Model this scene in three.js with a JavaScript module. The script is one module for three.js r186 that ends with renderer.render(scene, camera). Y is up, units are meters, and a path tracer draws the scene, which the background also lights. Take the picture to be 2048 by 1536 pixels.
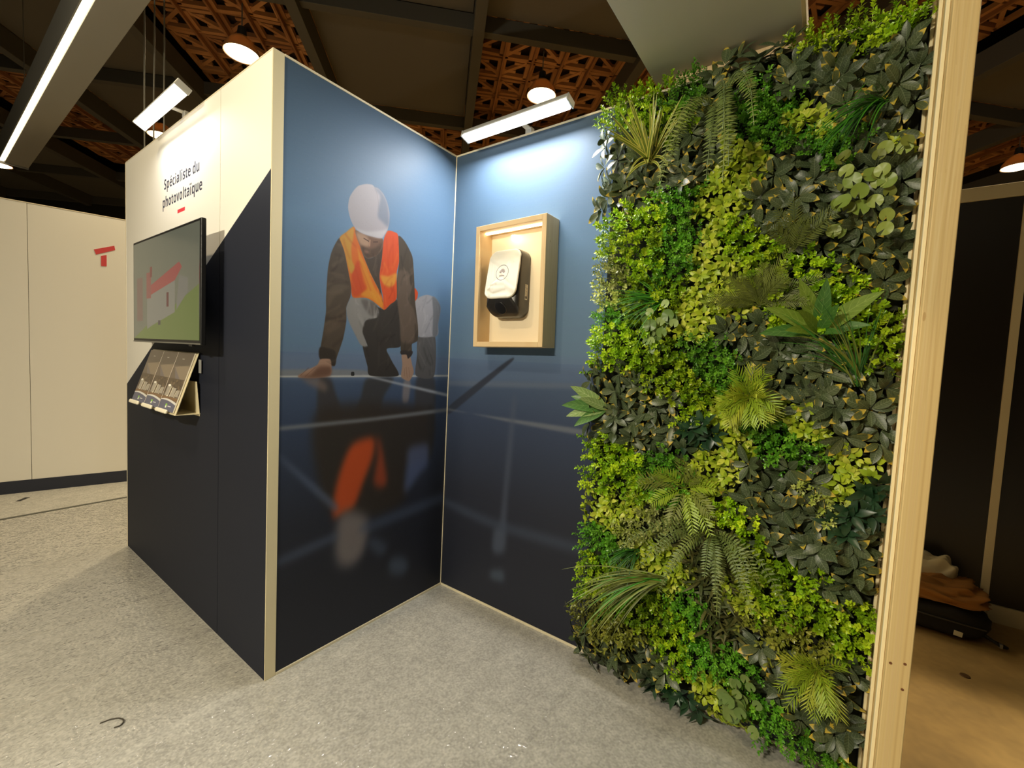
import * as THREE from 'three';
import { RoundedBoxGeometry } from 'three/addons/geometries/RoundedBoxGeometry.js';
import { mergeGeometries } from 'three/addons/utils/BufferGeometryUtils.js';
import { RectAreaLightUniformsLib } from 'three/addons/lights/RectAreaLightUniformsLib.js';

// ---------------------------------------------------------------- camera, light levels, exposure
const scene = new THREE.Scene();
scene.background = new THREE.Color(0x000000);
const camera = new THREE.PerspectiveCamera(2 * Math.atan(768 / 864.3) * 180 / Math.PI, 2048 / 1536, 0.05, 60);
camera.rotation.order = 'YXZ';
camera.position.set(1.7746, 1.3742, 1.833);
camera.rotation.set(-0.05898, 0.62241, 0.04704);
const renderer = new THREE.WebGLRenderer({ antialias: true });
renderer.toneMapping = THREE.LinearToneMapping;
renderer.toneMappingExposure = 1.0;
renderer.shadowMap.enabled = true;
RectAreaLightUniformsLib.init();
const WARM = new THREE.Color(1, 0.80, 0.50), LED_WARM = new THREE.Color(1, 0.84, 0.56), WHITE = new THREE.Color(1, 0.97, 0.92), FRONT = new THREE.Color(1, 0.90, 0.68);
const LEVEL = { front: 880, washBack: 205, washFront: 72, beam: 11, box: 30, down: 27, up: 1.7, aisle: 36 };

// ---------------------------------------------------------------- helpers
let seed = 20240611;
function rnd() { seed = (seed + 0x6D2B79F5) | 0; let t = Math.imul(seed ^ (seed >>> 15), 1 | seed); t = (t + Math.imul(t ^ (t >>> 7), 61 | t)) ^ t; return ((t ^ (t >>> 14)) >>> 0) / 4294967296; }
const rr = (a, b) => a + (b - a) * rnd();
const V = (x, y, z) => new THREE.Vector3(x, y, z);
const names = {};
function numbered(n) { const k = names[n] = (names[n] ?? -1) + 1; return k ? n + '_' + String(k).padStart(3, '0') : n; }
function add(o, parent) { (parent || scene).add(o); return o; }
function mesh(name, geo, mat, parent, pos, rot) {
  const m = new THREE.Mesh(geo, mat); m.name = numbered(name); m.castShadow = m.receiveShadow = true;
  if (pos) m.position.set(...pos); if (rot) m.rotation.set(...rot);
  return add(m, parent);
}
function thing(name, label, category, pos = [0, 0, 0], turn = 0, group) {
  const g = new THREE.Group(); g.name = numbered(name); g.position.set(...pos); g.rotation.y = turn;
  g.userData = { label, category }; if (group) g.userData.group = group;
  return add(g);
}
function part(name, parent) { const g = new THREE.Group(); g.name = numbered(name); return add(g, parent); }
function struct(name, pos = [0, 0, 0], turn = 0, label) { const g = new THREE.Group(); g.name = numbered(name); g.position.set(...pos); g.rotation.y = turn; g.userData = { kind: 'structure' }; if (label) g.userData.label = label; return add(g); }
const box = (w, h, d, r = 0.002) => new RoundedBoxGeometry(w, h, d, 1, Math.min(r, w / 2.1, h / 2.1, d / 2.1));
const plainBox = (w, h, d) => new THREE.BoxGeometry(w, h, d);
function slab(name, mat, parent, x0, x1, y0, y1, z0, z1, r = 0.0015) { return mesh(name, box(x1 - x0, y1 - y0, z1 - z0, r), mat, parent, [(x0 + x1) / 2, (y0 + y1) / 2, (z0 + z1) / 2]); }
const sc = (r, g, b) => new THREE.Color().setRGB(r / 255, g / 255, b / 255, THREE.SRGBColorSpace);
const std = (c, rough = 0.6, extra = {}) => new THREE.MeshStandardMaterial({ color: c, roughness: rough, ...extra });
const phys = (c, rough, extra) => new THREE.MeshPhysicalMaterial({ color: c, roughness: rough, ...extra });
const glow = (c, k) => new THREE.MeshStandardMaterial({ color: 0xffffff, emissive: c, emissiveIntensity: k, roughness: 0.5 });
function canvasTex(w, h, draw, srgb = true) {
  const c = document.createElement('canvas'); c.width = w; c.height = h; draw(c.getContext('2d'), w, h);
  const t = new THREE.CanvasTexture(c); if (srgb) t.colorSpace = THREE.SRGBColorSpace; t.magFilter = THREE.LinearFilter; t.anisotropy = 8; return t;
}
function tube(pts, r, seg = 16, sides = 6, closed = false) { return new THREE.TubeGeometry(new THREE.CatmullRomCurve3(pts.map((p) => V(...p)), closed), seg, r, sides, closed); }
function at(o, g) { g.translate(...o); return g; }

// value noise, tileable with period n
function lattice(n) { const a = []; for (let i = 0; i < n * n; i++) a.push(rnd()); return (x, y) => { const xi = Math.floor(x), yi = Math.floor(y), fx = x - xi, fy = y - yi, u = fx * fx * (3 - 2 * fx), v = fy * fy * (3 - 2 * fy); const A = (i, j) => a[(((j % n) + n) % n) * n + (((i % n) + n) % n)]; return (A(xi, yi) * (1 - u) + A(xi + 1, yi) * u) * (1 - v) + (A(xi, yi + 1) * (1 - u) + A(xi + 1, yi + 1) * u) * v; }; }
function dataTex(n, f, srgb, repeat) {
  const d = new Uint8Array(n * n * 4);
  for (let j = 0; j < n; j++) for (let i = 0; i < n; i++) { const c = f(i / n, j / n); const k = (j * n + i) * 4; d[k] = c[0]; d[k + 1] = c[1]; d[k + 2] = c[2]; d[k + 3] = 255; }
  const t = new THREE.DataTexture(d, n, n); t.wrapS = t.wrapT = THREE.RepeatWrapping; t.magFilter = THREE.LinearFilter; t.minFilter = THREE.LinearMipmapLinearFilter; t.generateMipmaps = true;
  if (srgb) t.colorSpace = THREE.SRGBColorSpace; if (repeat) t.repeat.set(repeat, repeat); t.needsUpdate = true; return t;
}
const N8 = lattice(8), N16 = lattice(16), N32 = lattice(32), N64 = lattice(64), N128 = lattice(128), N256 = lattice(256);

// ---------------------------------------------------------------- materials
function woodTex(base, dark, w = 512, h = 1024, rings = 9) {
  return canvasTex(w, h, (x) => {
    x.fillStyle = base; x.fillRect(0, 0, w, h);
    for (let i = 0; i < 420; i++) {
      const X = rr(0, w), a = rr(0.02, 0.10); x.strokeStyle = rnd() < 0.5 ? dark : 'rgba(255,240,205,1)'; x.globalAlpha = a; x.lineWidth = rr(0.6, rings * 0.5);
      const amp = rr(2, 14), ph = rr(0, 6), y0 = rr(-h, h * 0.6), y1 = y0 + rr(h * 0.4, h * 1.6);
      x.beginPath(); for (let y = y0; y <= y1; y += 24) x.lineTo(X + amp * Math.sin(y / 190 + ph), y); x.stroke();
    }
    x.globalAlpha = 0.35; x.fillStyle = dark;
    for (let i = 0; i < 5; i++) { x.beginPath(); x.ellipse(rr(0, w), rr(0, h), rr(3, 7), rr(5, 11), 0, 0, 7); x.fill(); }
    x.globalAlpha = 1;
  });
}
const MAT = {
  white: std(sc(232, 228, 216), 0.55), cream: std(sc(226, 214, 178), 0.5), trim: std(sc(225, 214, 184), 0.45),
  wood: std(0xffffff, 0.5, { map: woodTex('rgb(224,196,150)', 'rgb(150,98,48)') }),
  postWood: std(0xffffff, 0.55, { map: woodTex('rgb(228,198,136)', 'rgb(168,118,64)') }),
  postLight: std(sc(250, 236, 192), 0.5), black: std(sc(24, 24, 26), 0.4), dark: std(sc(38, 38, 38), 0.7),
  navy: std(sc(36, 40, 54), 0.45), steel: std(sc(150, 150, 145), 0.35, { metalness: 0.7 }), aluminium: std(sc(205, 205, 200), 0.35, { metalness: 0.5 }),
  hallDark: std(sc(46, 47, 42), 0.85), beam: std(sc(84, 82, 76), 0.7), lampGrey: std(sc(138, 136, 128), 0.6), panelGrey: std(sc(100, 96, 88), 0.8), plank: std(sc(196, 192, 174), 0.6),
};
const tileMats = [sc(190, 136, 88), sc(176, 124, 78), sc(204, 148, 96), sc(160, 110, 70)].map((c) => std(c, 0.8));
const tileBack = std(sc(58, 40, 28), 0.9);
// ---------------------------------------------------------------- floors
{
  const crinkle = dataTex(1024, (u, v) => { // crumpled clear film over the carpet
    const w = 0.35 * N16(u * 16, v * 16), r1 = 1 - Math.abs(2 * N64(u * 64 + w * 4, v * 40 + w * 3) - 1), r2 = 1 - Math.abs(2 * N128(u * 128 + w * 5, v * 80) - 1), r3 = N256(u * 256, v * 200);
    const h = 255 * (0.22 * r1 * r1 + 0.40 * r2 * r2 + 0.38 * r3); return [h, h, h];
  });
  const col = dataTex(1024, (u, v) => { const n = 0.6 * N256(u * 256, v * 256) + 0.25 * N64(u * 64, v * 64) + 0.15 * N16(u * 16, v * 16); const k = 0.84 + 0.30 * n; return [176 * k, 174 * k, 166 * k]; }, true);
  const rough = dataTex(512, (u, v) => { const n = 0.5 * N32(u * 32, v * 32) + 0.5 * N128(u * 128, v * 128); const k = 255 * (0.05 + 0.16 * n * n); return [k, k, k]; });
  const uvm = (g, s) => { const p = g.attributes.position, uv = g.attributes.uv; for (let i = 0; i < p.count; i++) uv.setXY(i, p.getX(i) / s, p.getZ(i) / s); return g; };
  const grey = std(0xffffff, 0.85, { map: col });
  const film = phys(0xffffff, 1, { transmission: 1, thickness: 0, ior: 1.5, roughnessMap: rough, bumpMap: crinkle, bumpScale: 0.0045 });
  const ff = thing('floor_film', 'clear crinkled plastic film laid in strips over the grey carpet', 'plastic film', [0, 0.0015, 0]);
  [[-3.06, -1.93, 0.3, 0], [-1.96, -1.84, 1.016, 1], [-1.87, -1.06, 1.016, 1], [-1.09, -0.51, 1.016, 0], [-0.54, -0.03, 1.016, 1], [0.012, 1.02, 0.02, 0], [0.99, 2.30, 0.20, 1]].forEach(([x0, x1, z0, lift]) => {
    const w = x1 - x0, z1 = 4.6, g = new THREE.PlaneGeometry(w, z1 - z0, 30, 120).rotateX(-Math.PI / 2).translate((x0 + x1) / 2, 0, (z0 + z1) / 2), p = g.attributes.position, uv = g.attributes.uv;
    for (let i = 0; i < p.count; i++) { const x = p.getX(i), z = p.getZ(i), e = Math.min(x - x0, x1 - x) / 0.05; p.setY(i, 0.0016 * N32(x * 6, z * 4) + (e < 1 ? 0.0035 * (1 - e) * N16(x * 3, z * 5) : 0) + lift * 0.0012); uv.setXY(i, x / 1.6, z / 1.6); }
    g.computeVertexNormals(); const m = mesh('film_strip', g, film, ff); m.castShadow = false;
  });
  const fl = mesh('floor', uvm(plainBox(26, 0.2, 13.03), 1.6), grey, null, [0, -0.1, 6.475]); fl.userData = { kind: 'structure', label: 'grey carpet floor of the stand' };
  const tan = dataTex(512, (u, v) => { const n = 0.6 * N8(u * 8, v * 8) + 0.25 * N32(u * 32, v * 32) + 0.15 * N128(u * 128, v * 128); const k = 0.8 + 0.4 * n; return [182 * k, 152 * k, 96 * k]; }, true);
  const f2 = mesh('floor', uvm(plainBox(26, 0.2, 14), 2.4), std(0xffffff, 0.5, { map: tan }), null, [0, -0.1, -7.04]); f2.name = 'floor_aisle'; f2.userData = { kind: 'structure', label: 'tan concrete floor of the aisle' };
}
// ---------------------------------------------------------------- hall shell and coffered tile ceiling (the hall stands at 45 degrees to the stand)
{
  const hs = std(sc(54, 52, 44), 0.9);
  const place = (n, a, b, la, lb) => { const m = mesh(n, plainBox(lb, 5.6, la), hs, null, [(-a + b) / Math.SQRT2, 2.6, (-a - b) / Math.SQRT2], [0, Math.PI / 4, 0]); m.userData = { kind: 'structure' }; };
  place('wall_hall_far', 10.6, 0, 0.2, 24); place('wall_hall_near', -9.0, 0, 0.2, 24); place('wall_hall_left', 0.8, -12, 20, 0.2); place('wall_hall_right', 0.8, 12, 20, 0.2);
  const roof = mesh('roof', plainBox(24, 0.2, 20), std(sc(34, 26, 20), 0.95), null, [-0.57, 5.4, -0.57], [0, Math.PI / 4, 0]); roof.userData = { kind: 'structure' };
  const ce = struct('ceiling', [0, 0, 0], Math.PI / 4, 'coffered hall ceiling with steel beams and terracotta tiles');
  // local x = b (right), local -z = a (away)
  const A0 = 2.06, DA = 1.9, B0 = -1.55, DB = 1.75;
  for (let j = -5; j <= 6; j++) { const b = B0 + DB * j; slab('beam', MAT.beam, ce, b - 0.055, b + 0.055, 4.56, 4.80, -9.6, 6, 0.004); }
  for (let i = -4; i <= 4; i++) { const a = A0 + DA * i; slab('cross_beam', MAT.beam, ce, -10.4, 10.4, 4.64, 4.80, -a - 0.045, -a + 0.045, 0.004); }
  const tiles = new Set(['0,-1', '1,0', '0,1', '-1,2', '0,2', '-1,3', '0,5', '1,-3', '2,-3', '1,-1', '1,1', '0,4']);
  const nx = 5, nz = 5, tw = DB / nx, td = DA / nz;
  const rib = (w, h, d, x, y, z, ry = 0) => { const g = plainBox(w, h, d); g.rotateY(ry); g.translate(x, y, z); return g; };
  const tgeo = (flip) => mergeGeometries([
    rib(tw * 0.95, 0.05, 0.045, 0, 0, td * 0.42), rib(tw * 0.95, 0.05, 0.045, 0, 0, -td * 0.42), rib(0.045, 0.05, td * 0.86, tw * 0.42, 0, 0), rib(0.045, 0.05, td * 0.86, -tw * 0.42, 0, 0),
    rib(0.040, 0.04, td * 0.95, 0, 0.004, 0, flip * 0.85), rib(tw * 0.50, 0.035, 0.040, tw * 0.2 * flip, 0.006, td * 0.2), rib(tw * 0.50, 0.035, 0.040, -tw * 0.2 * flip, 0.006, -td * 0.2)]);
  const g1 = tgeo(1), g2 = tgeo(-1);
  let count = 0;
  for (let i = -4; i <= 3; i++) for (let j = -5; j <= 5; j++) {
    const a = A0 + DA * i, b = B0 + DB * j;
    if (tiles.has(i + ',' + j)) {
      slab('tile_backing', tileBack, ce, b, b + DB, 5.06, 5.10, -a - DA, -a);
      for (let k = 1; k < nx; k++) slab('batten', tileMats[3], ce, b + k * tw - 0.012, b + k * tw + 0.012, 4.90, 4.95, -a - DA + 0.05, -a - 0.05);
      for (let k = 0; k < nx; k++) for (let l = 0; l < nz; l++) {
        const far = count >= 290; if (far && !ce.userData.far) ce.userData.far = [];
        const m = new THREE.Mesh(rnd() < 0.5 ? g1 : g2, tileMats[Math.floor(rnd() * 4)]);
        m.position.set(b + (k + 0.5) * tw, 4.985 + rr(-0.012, 0.012), -a - (l + 0.5) * td); m.rotation.set(rr(-0.07, 0.07), rnd() < 0.5 ? Math.PI : 0, rr(-0.05, 0.05));
        if (!far) { m.name = numbered('terracotta_tile'); m.castShadow = m.receiveShadow = true; ce.add(m); count++; } else ce.userData.far.push(m);
      }
    } else slab('panel', MAT.panelGrey, ce, b + 0.06, b + DB - 0.06, 4.80, 4.83, -a - DA + 0.05, -a - 0.05);
  }
  const far = ce.userData.far || []; delete ce.userData.far;
  if (far.length) { const gs = far.map((m) => { m.updateMatrix(); return m.geometry.clone().applyMatrix4(m.matrix); }); const s = mesh('terracotta_tile_field', mergeGeometries(gs), tileMats[0], ce); s.userData.kind = 'stuff'; }
}
// ---------------------------------------------------------------- the stand: printed walls
const P = (s) => s.split(', ').map((t) => t.split(' ').map(Number));
const ART = {
  helmet: '288 2013, 294 2058, 314 2096, 338 2125, 376 2146, 412 2155, 425 2149, 448 2149, 477 2132, 499 2101, 514 2058, 515 2012, 507 1975, 489 1943, 475 1924, 447 1918, 401 1917, 357 1920, 327 1931, 310 1951, 297 1976',
  helmetSide: '421 2145, 458 2145, 499 2101, 515 2012, 506 1986, 472 2002, 448 2016, 450 2062, 459 2118',
  brim: '327 1931, 357 1930, 392 1933, 428 1944, 474 1960, 507 1975, 489 1943, 475 1924, 447 1918, 401 1917, 357 1920',
  face: '327 1923, 357 1920, 401 1917, 475 1924, 481 1886, 463 1851, 432 1825, 396 1810, 373 1824, 359 1850, 337 1889',
  cheek: '332 1914, 370 1916, 397 1904, 407 1873, 385 1860, 359 1864, 341 1887',
  beard: '359 1858, 386 1858, 405 1855, 439 1870, 476 1901, 463 1851, 432 1825, 396 1810, 373 1824',
  lips: '377 1843, 399 1845, 402 1836, 386 1833',
  vestLeft: '251 1868, 282 1901, 319 1936, 332 1917, 346 1877, 374 1816, 416 1742, 455 1687, 485 1644, 502 1583, 487 1585, 439 1611, 393 1624, 323 1618, 314 1664, 300 1720, 286 1776, 272 1823',
  bandLeft: '251 1868, 282 1901, 319 1934, 318 1884, 309 1839, 315 1782, 330 1755, 312 1723, 296 1749, 282 1797, 272 1830',
  bandLow: '342 1847, 361 1814, 390 1775, 436 1684, 485 1629, 487 1589, 429 1621, 366 1635, 400 1667, 386 1706, 367 1748, 351 1797',
  vestRed: '316 1724, 344 1788, 363 1747, 377 1697, 391 1669, 357 1630, 325 1622, 315 1665',
  vestRight: '485 1918, 507 1967, 552 1971, 572 1956, 582 1837, 569 1770, 574 1649, 535 1611, 502 1583, 490 1645, 467 1736, 478 1831',
  bandRight: '472 1744, 520 1749, 569 1772, 561 1720, 527 1694, 492 1705',
  shirt: '346 1877, 373 1824, 396 1810, 432 1825, 481 1886, 487 1864, 478 1831, 467 1736, 485 1644, 496 1598, 455 1687, 416 1742, 374 1816',
  sleeveLeft: '251 1868, 272 1823, 286 1776, 304 1707, 314 1664, 311 1620, 291 1566, 293 1507, 279 1425, 249 1336, 238 1299, 172 1327, 171 1376, 184 1461, 193 1540, 192 1596, 197 1716, 210 1788, 228 1834',
  foldLeft: '217 1649, 280 1681, 305 1663, 234 1609, 204 1555, 197 1597',
  foldLeft2: '191 1476, 236 1523, 275 1557, 288 1529, 253 1482, 199 1434',
  cuffLeft: '170 1380, 240 1365, 238 1299, 170 1328',
  sleeveRight: '572 1956, 615 1942, 666 1880, 680 1807, 689 1724, 699 1632, 721 1523, 724 1445, 685 1421, 682 1382, 616 1379, 609 1429, 600 1529, 581 1617, 571 1722, 582 1837',
  foreRight: '579 1780, 642 1792, 667 1721, 648 1651, 689 1605, 715 1522, 690 1434, 614 1430, 599 1537, 580 1641',
  handLeft: '172 1327, 217 1328, 225 1292, 219 1256, 158 1245, 87 1246, 74 1256, 114 1280, 157 1302',
  handShade: '165 1295, 220 1295, 219 1256, 158 1245, 87 1246, 78 1253, 129 1262',
  handRight: '619 1363, 671 1360, 690 1313, 703 1270, 677 1226, 644 1231, 619 1249, 624 1312',
  watch: '614 1383, 687 1384, 685 1363, 661 1343, 649 1364, 615 1364',
  thighLeft: '291 1566, 315 1613, 366 1620, 439 1611, 468 1571, 460 1539, 396 1517, 380 1462, 409 1398, 373 1400, 328 1466, 301 1515',
  thighDark: '367 1613, 439 1611, 468 1571, 455 1539, 404 1556',
  trousers: '393 1616, 497 1583, 575 1641, 600 1529, 610 1408, 523 1388, 556 1328, 600 1253, 432 1254, 412 1301, 382 1397, 409 1398, 371 1477, 405 1526, 469 1564',
  kneeRight: '687 1631, 725 1674, 783 1695, 844 1686, 884 1637, 870 1545, 867 1481, 735 1463, 709 1530',
  kneeEdge: '819 1687, 850 1683, 884 1637, 870 1545, 867 1482, 832 1478, 829 1604',
  shin: '729 1462, 848 1479, 853 1251, 721 1252, 722 1357',
  vestBack: '689 1716, 713 1698, 709 1663, 692 1647',
  haze: '-2 1352, 981 1356, 977 1243, -6 1252',
  bar: '-6 1280, 377 1281, 432 1253, -6 1252',
  rearLine: '-6 1256, 977 1256, 978 1246, -6 1249',
  clip: '325 1271, 340 1271, 341 1255, 325 1255',
  diag: '414 1248, 460 1246, 974 1143, 975 1126',
  refArmLeft: '166 1242, 221 1241, 245 1182, 271 1114, 274 1057, 170 1066',
  refLegs: '414 1242, 569 1241, 512 1147, 477 1039, 353 1050, 381 1154',
  refHand: '639 1227, 683 1222, 671 1114, 632 1120',
  refShin: '727 1243, 854 1242, 865 1004, 732 1016',
  refHandLeft: '94 1243, 166 1242, 205 1212, 198 1184, 130 1214',
  line1: '-5 1047, 453 1048, 984 1060, 985 1040, 453 1030, -4 1031',
  refBody: '176 1109, 828 1064, 834 795, 678 768, 673 584, 515 544, 361 576, 251 616, 184 745',
  refLight: '687 859, 824 861, 829 741, 788 717, 684 622, 663 648, 678 768',
  refShin2: '814 1065, 857 1062, 862 823, 828 774',
  refOrange: '341 928, 456 945, 459 855, 403 724, 359 623, 300 602, 252 598, 250 687, 284 821',
  refOrange2: '478 947, 502 915, 540 764, 547 693, 510 682, 466 720, 487 850',
  refHelmet: '290 605, 360 600, 436 546, 443 486, 420 379, 368 331, 297 349, 266 415, 268 540',
  blob1: '445 438, 520 404, 569 347, 522 323, 464 374',
  blob2: '584 281, 673 260, 715 191, 664 163, 586 209',
  lineA: '-3 921, 24 908, 260 667, 241 640',
  lineB: '3 492, 244 520, 264 487, 8 462',
  lineC: '426 520, 959 548, 962 502, 460 472',
  bLine1: '28 1057, 44 1048, 870 1052, 872 1024, 428 1035',
  bLineV: '465 1145, 486 1147, 476 856, 463 651, 460 476, 423 466, 435 696',
  bLineV2: '386 435, 461 456, 456 330, 380 307',
  bBlob: '379 200, 456 226, 459 164, 369 154',
  bLine2: '26 518, 396 490, 963 505, 966 460, 399 438, 28 473',
  bHaze: '57 1367, 946 1373, 952 1270, 34 1224',
  bRail: '34 1224, 952 1270, 954 1249, 36 1196',
  bDiag: '410 1350, 435 1341, 29 1035, 18 1079',
};

function printPanel(name, mat, parent, w, h, t, pos, rotY, u0 = 0, u1 = 1) {
  const g = plainBox(w, h, t), uv = g.attributes.uv, p = g.attributes.position;
  for (let i = 0; i < p.count; i++) uv.setXY(i, u0 + (u1 - u0) * (p.getX(i) / w + 0.5), p.getY(i) / h + 0.5);
  return mesh(name, g, mat, parent, pos, [0, rotY, 0]);
}
let INK = 1; // strength of the print
const tone = (c) => c.replace(/rgb\((\d+),(\d+),(\d+)\)/, (m, r, g, b) => 'rgb(' + [r, g, b].map((v) => Math.round(v * INK)).join(',') + ')');
function artist(x, W, H, wmm) {
  const k = W / wmm, X = (v) => v * k, Y = (v) => H - v * (H / 2500);
  return (name, fill0, blur = 0, alpha = 1) => {
    const fill = tone(fill0);
    x.filter = blur ? 'blur(' + (blur * k).toFixed(1) + 'px)' : 'none'; x.globalAlpha = alpha; x.fillStyle = fill; x.beginPath();
    const pts = P(ART[name]).map(([a, b]) => [X(a), Y(b)]), n = pts.length;
    x.moveTo(...pts[0]);
    for (let i = 0; i < n; i++) { const p0 = pts[(i + n - 1) % n], p1 = pts[i], p2 = pts[(i + 1) % n], p3 = pts[(i + 2) % n], c = 0.13; x.bezierCurveTo(p1[0] + (p2[0] - p0[0]) * c, p1[1] + (p2[1] - p0[1]) * c, p2[0] - (p3[0] - p1[0]) * c, p2[1] - (p3[1] - p1[1]) * c, p2[0], p2[1]); }
    x.fill(); x.filter = 'none'; x.globalAlpha = 1;
  };
}
const SKY = 'rgb(106,146,192)', PANEL_TOP = 'rgb(66,84,112)', PANEL_LOW = 'rgb(33,36,48)';
function mural(x, W, H) { // printed sky over dark solar panels, with the dim wall top painted into the sky
  x.fillStyle = SKY; x.fillRect(0, 0, W, H);
  const Y = (v) => H - v * (H / 2500);
  const g = x.createLinearGradient(0, Y(1400), 0, Y(350)); g.addColorStop(0, 'rgb(92,122,160)'); g.addColorStop(0.08, PANEL_TOP); g.addColorStop(0.35, 'rgb(50,62,88)'); g.addColorStop(0.75, 'rgb(38,42,56)'); g.addColorStop(1, PANEL_LOW);
  x.fillStyle = g; x.fillRect(0, Y(1355), W, H);
  const gs = x.createLinearGradient(0, Y(2500), 0, Y(1355)); gs.addColorStop(0, 'rgb(68,88,110)'); gs.addColorStop(0.5, 'rgb(88,120,154)'); gs.addColorStop(1, 'rgb(88,112,140)'); x.fillStyle = gs; x.fillRect(0, 0, W, Y(1355));  // sky painted darker toward the top, standing in for weaker light there
}
function weave(x, W, H) { for (let i = 0; i < 9000; i++) { x.fillStyle = rnd() < 0.5 ? 'rgba(255,255,255,0.018)' : 'rgba(0,0,0,0.025)'; x.fillRect(rr(0, W), rr(0, H), rr(1, 5), rr(1, 5)); } }
const muralLeft = canvasTex(1024, 2048, (x, W, H) => {
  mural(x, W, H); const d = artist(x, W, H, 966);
  d('haze', 'rgb(96,112,140)', 10, 0.8); d('bar', 'rgb(112,116,122)', 3, 0.9);
  d('refArmLeft', 'rgb(52,50,54)', 7, 0.9); d('refLegs', 'rgb(50,48,50)', 7, 0.85); d('refShin', 'rgb(56,56,60)', 8, 0.9); d('refHandLeft', 'rgb(112,98,92)', 8, 0.7); d('refHand', 'rgb(128,118,118)', 6, 0.7);
  d('refBody', 'rgb(47,42,40)', 18, 0.95); d('refShin2', 'rgb(44,42,44)', 10, 0.8); d('refLight', 'rgb(86,100,142)', 16, 0.7);
  d('refOrange', 'rgb(176,74,38)', 14); d('refOrange2', 'rgb(150,66,42)', 14, 0.85); d('refHelmet', 'rgb(122,116,118)', 20, 0.9);
  d('line1', 'rgb(112,118,126)', 4, 0.8); d('lineA', 'rgb(84,98,126)', 9, 0.7); d('lineB', 'rgb(74,86,112)', 12, 0.7); d('lineC', 'rgb(68,80,106)', 14, 0.65); d('blob1', 'rgb(70,82,104)', 16, 0.7); d('blob2', 'rgb(80,94,118)', 18, 0.7);
  d('diag', 'rgb(150,158,170)', 3, 0.8); d('rearLine', 'rgb(170,172,172)', 1.5, 0.85); d('clip', 'rgb(38,38,40)');
  // the kneeling fitter
  INK = 0.80;
  d('vestBack', 'rgb(216,84,44)'); d('shin', 'rgb(96,95,98)', 1); d('kneeRight', 'rgb(168,168,176)', 1.5); d('kneeEdge', 'rgb(120,122,130)', 3);
  d('trousers', 'rgb(58,54,53)', 1); d('thighLeft', 'rgb(148,146,146)', 2); d('thighDark', 'rgb(96,92,90)', 5, 0.8);
  d('shirt', 'rgb(74,62,55)', 1); d('sleeveLeft', 'rgb(84,72,62)', 1); d('foldLeft', 'rgb(104,90,78)', 5, 0.8); d('foldLeft2', 'rgb(100,84,72)', 6, 0.7); d('cuffLeft', 'rgb(58,50,45)', 2);
  d('sleeveRight', 'rgb(76,67,59)', 1); d('foreRight', 'rgb(108,92,82)', 4, 0.8); d('watch', 'rgb(50,46,46)', 1);
  d('handLeft', 'rgb(182,146,126)', 1.5); d('handShade', 'rgb(104,72,60)', 6, 0.8); d('handRight', 'rgb(178,146,128)', 1.5); d('watch', 'rgb(56,50,50)', 1);
  x.strokeStyle = 'rgba(96,66,54,0.7)'; x.lineWidth = 2; for (const [a, b, c, e] of [[650, 1300, 660, 1240], [668, 1298, 676, 1245], [640, 1290, 640, 1250], [120, 1290, 84, 1256], [150, 1292, 104, 1252]]) { x.beginPath(); x.moveTo(a * W / 966, H - b * H / 2500); x.lineTo(c * W / 966, H - e * H / 2500); x.stroke(); }
  d('vestLeft', 'rgb(222,112,38)', 1); d('vestRed', 'rgb(206,72,34)', 4, 0.85); d('bandLeft', 'rgb(206,160,62)', 3, 0.9); d('bandLow', 'rgb(226,150,48)', 3, 0.9);
  d('vestRight', 'rgb(222,84,38)', 1); d('bandRight', 'rgb(230,164,62)', 4, 0.9);
  d('face', 'rgb(122,92,76)', 1); d('cheek', 'rgb(188,152,130)', 5, 0.9); d('beard', 'rgb(80,62,50)', 4, 0.85); d('lips', 'rgb(168,120,106)', 3, 0.7);
  d('helmet', 'rgb(178,174,184)', 1); d('helmetSide', 'rgb(126,138,160)', 6, 0.9); d('brim', 'rgb(206,204,212)', 4, 0.85);
  x.strokeStyle = 'rgba(120,116,124,0.6)'; x.lineWidth = 3; x.beginPath(); x.moveTo(425 * W / 966, H - 2149 * H / 2500); x.quadraticCurveTo(452 * W / 966, H - 2110 * H / 2500, 450 * W / 966, H - 2040 * H / 2500); x.stroke();
  const folds = (name, n, cols, ang, len, alpha) => { x.save(); x.beginPath(); P(ART[name]).forEach(([a, b]) => x.lineTo(a * W / 966, H - b * H / 2500)); x.closePath(); x.clip(); const q = P(ART[name]), xs = q.map((p) => p[0]), ys = q.map((p) => p[1]), X0 = Math.min(...xs), X1 = Math.max(...xs), Y0 = Math.min(...ys), Y1 = Math.max(...ys);
    for (let i = 0; i < n; i++) { const a = ang + rr(-0.6, 0.6), l = rr(0.4, 1) * len, cx = rr(X0, X1), cy = rr(Y0, Y1); x.strokeStyle = tone(cols[i % cols.length]); x.globalAlpha = rr(0.4, 1) * alpha; x.lineWidth = rr(3, 13); x.filter = 'blur(' + rr(2, 5).toFixed(1) + 'px)'; x.beginPath(); x.moveTo((cx - Math.cos(a) * l) * W / 966, H - (cy - Math.sin(a) * l) * H / 2500); x.quadraticCurveTo((cx + rr(-20, 20)) * W / 966, H - (cy + rr(-20, 20)) * H / 2500, (cx + Math.cos(a) * l) * W / 966, H - (cy + Math.sin(a) * l) * H / 2500); x.stroke(); } x.restore(); };
  folds('sleeveLeft', 34, ['rgb(52,43,36)', 'rgb(112,98,84)'], 0.5, 60, 0.55); folds('sleeveRight', 34, ['rgb(48,41,36)', 'rgb(124,108,96)'], 1.3, 55, 0.5); folds('trousers', 24, ['rgb(36,33,32)', 'rgb(80,75,72)'], 1.2, 60, 0.6);
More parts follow.
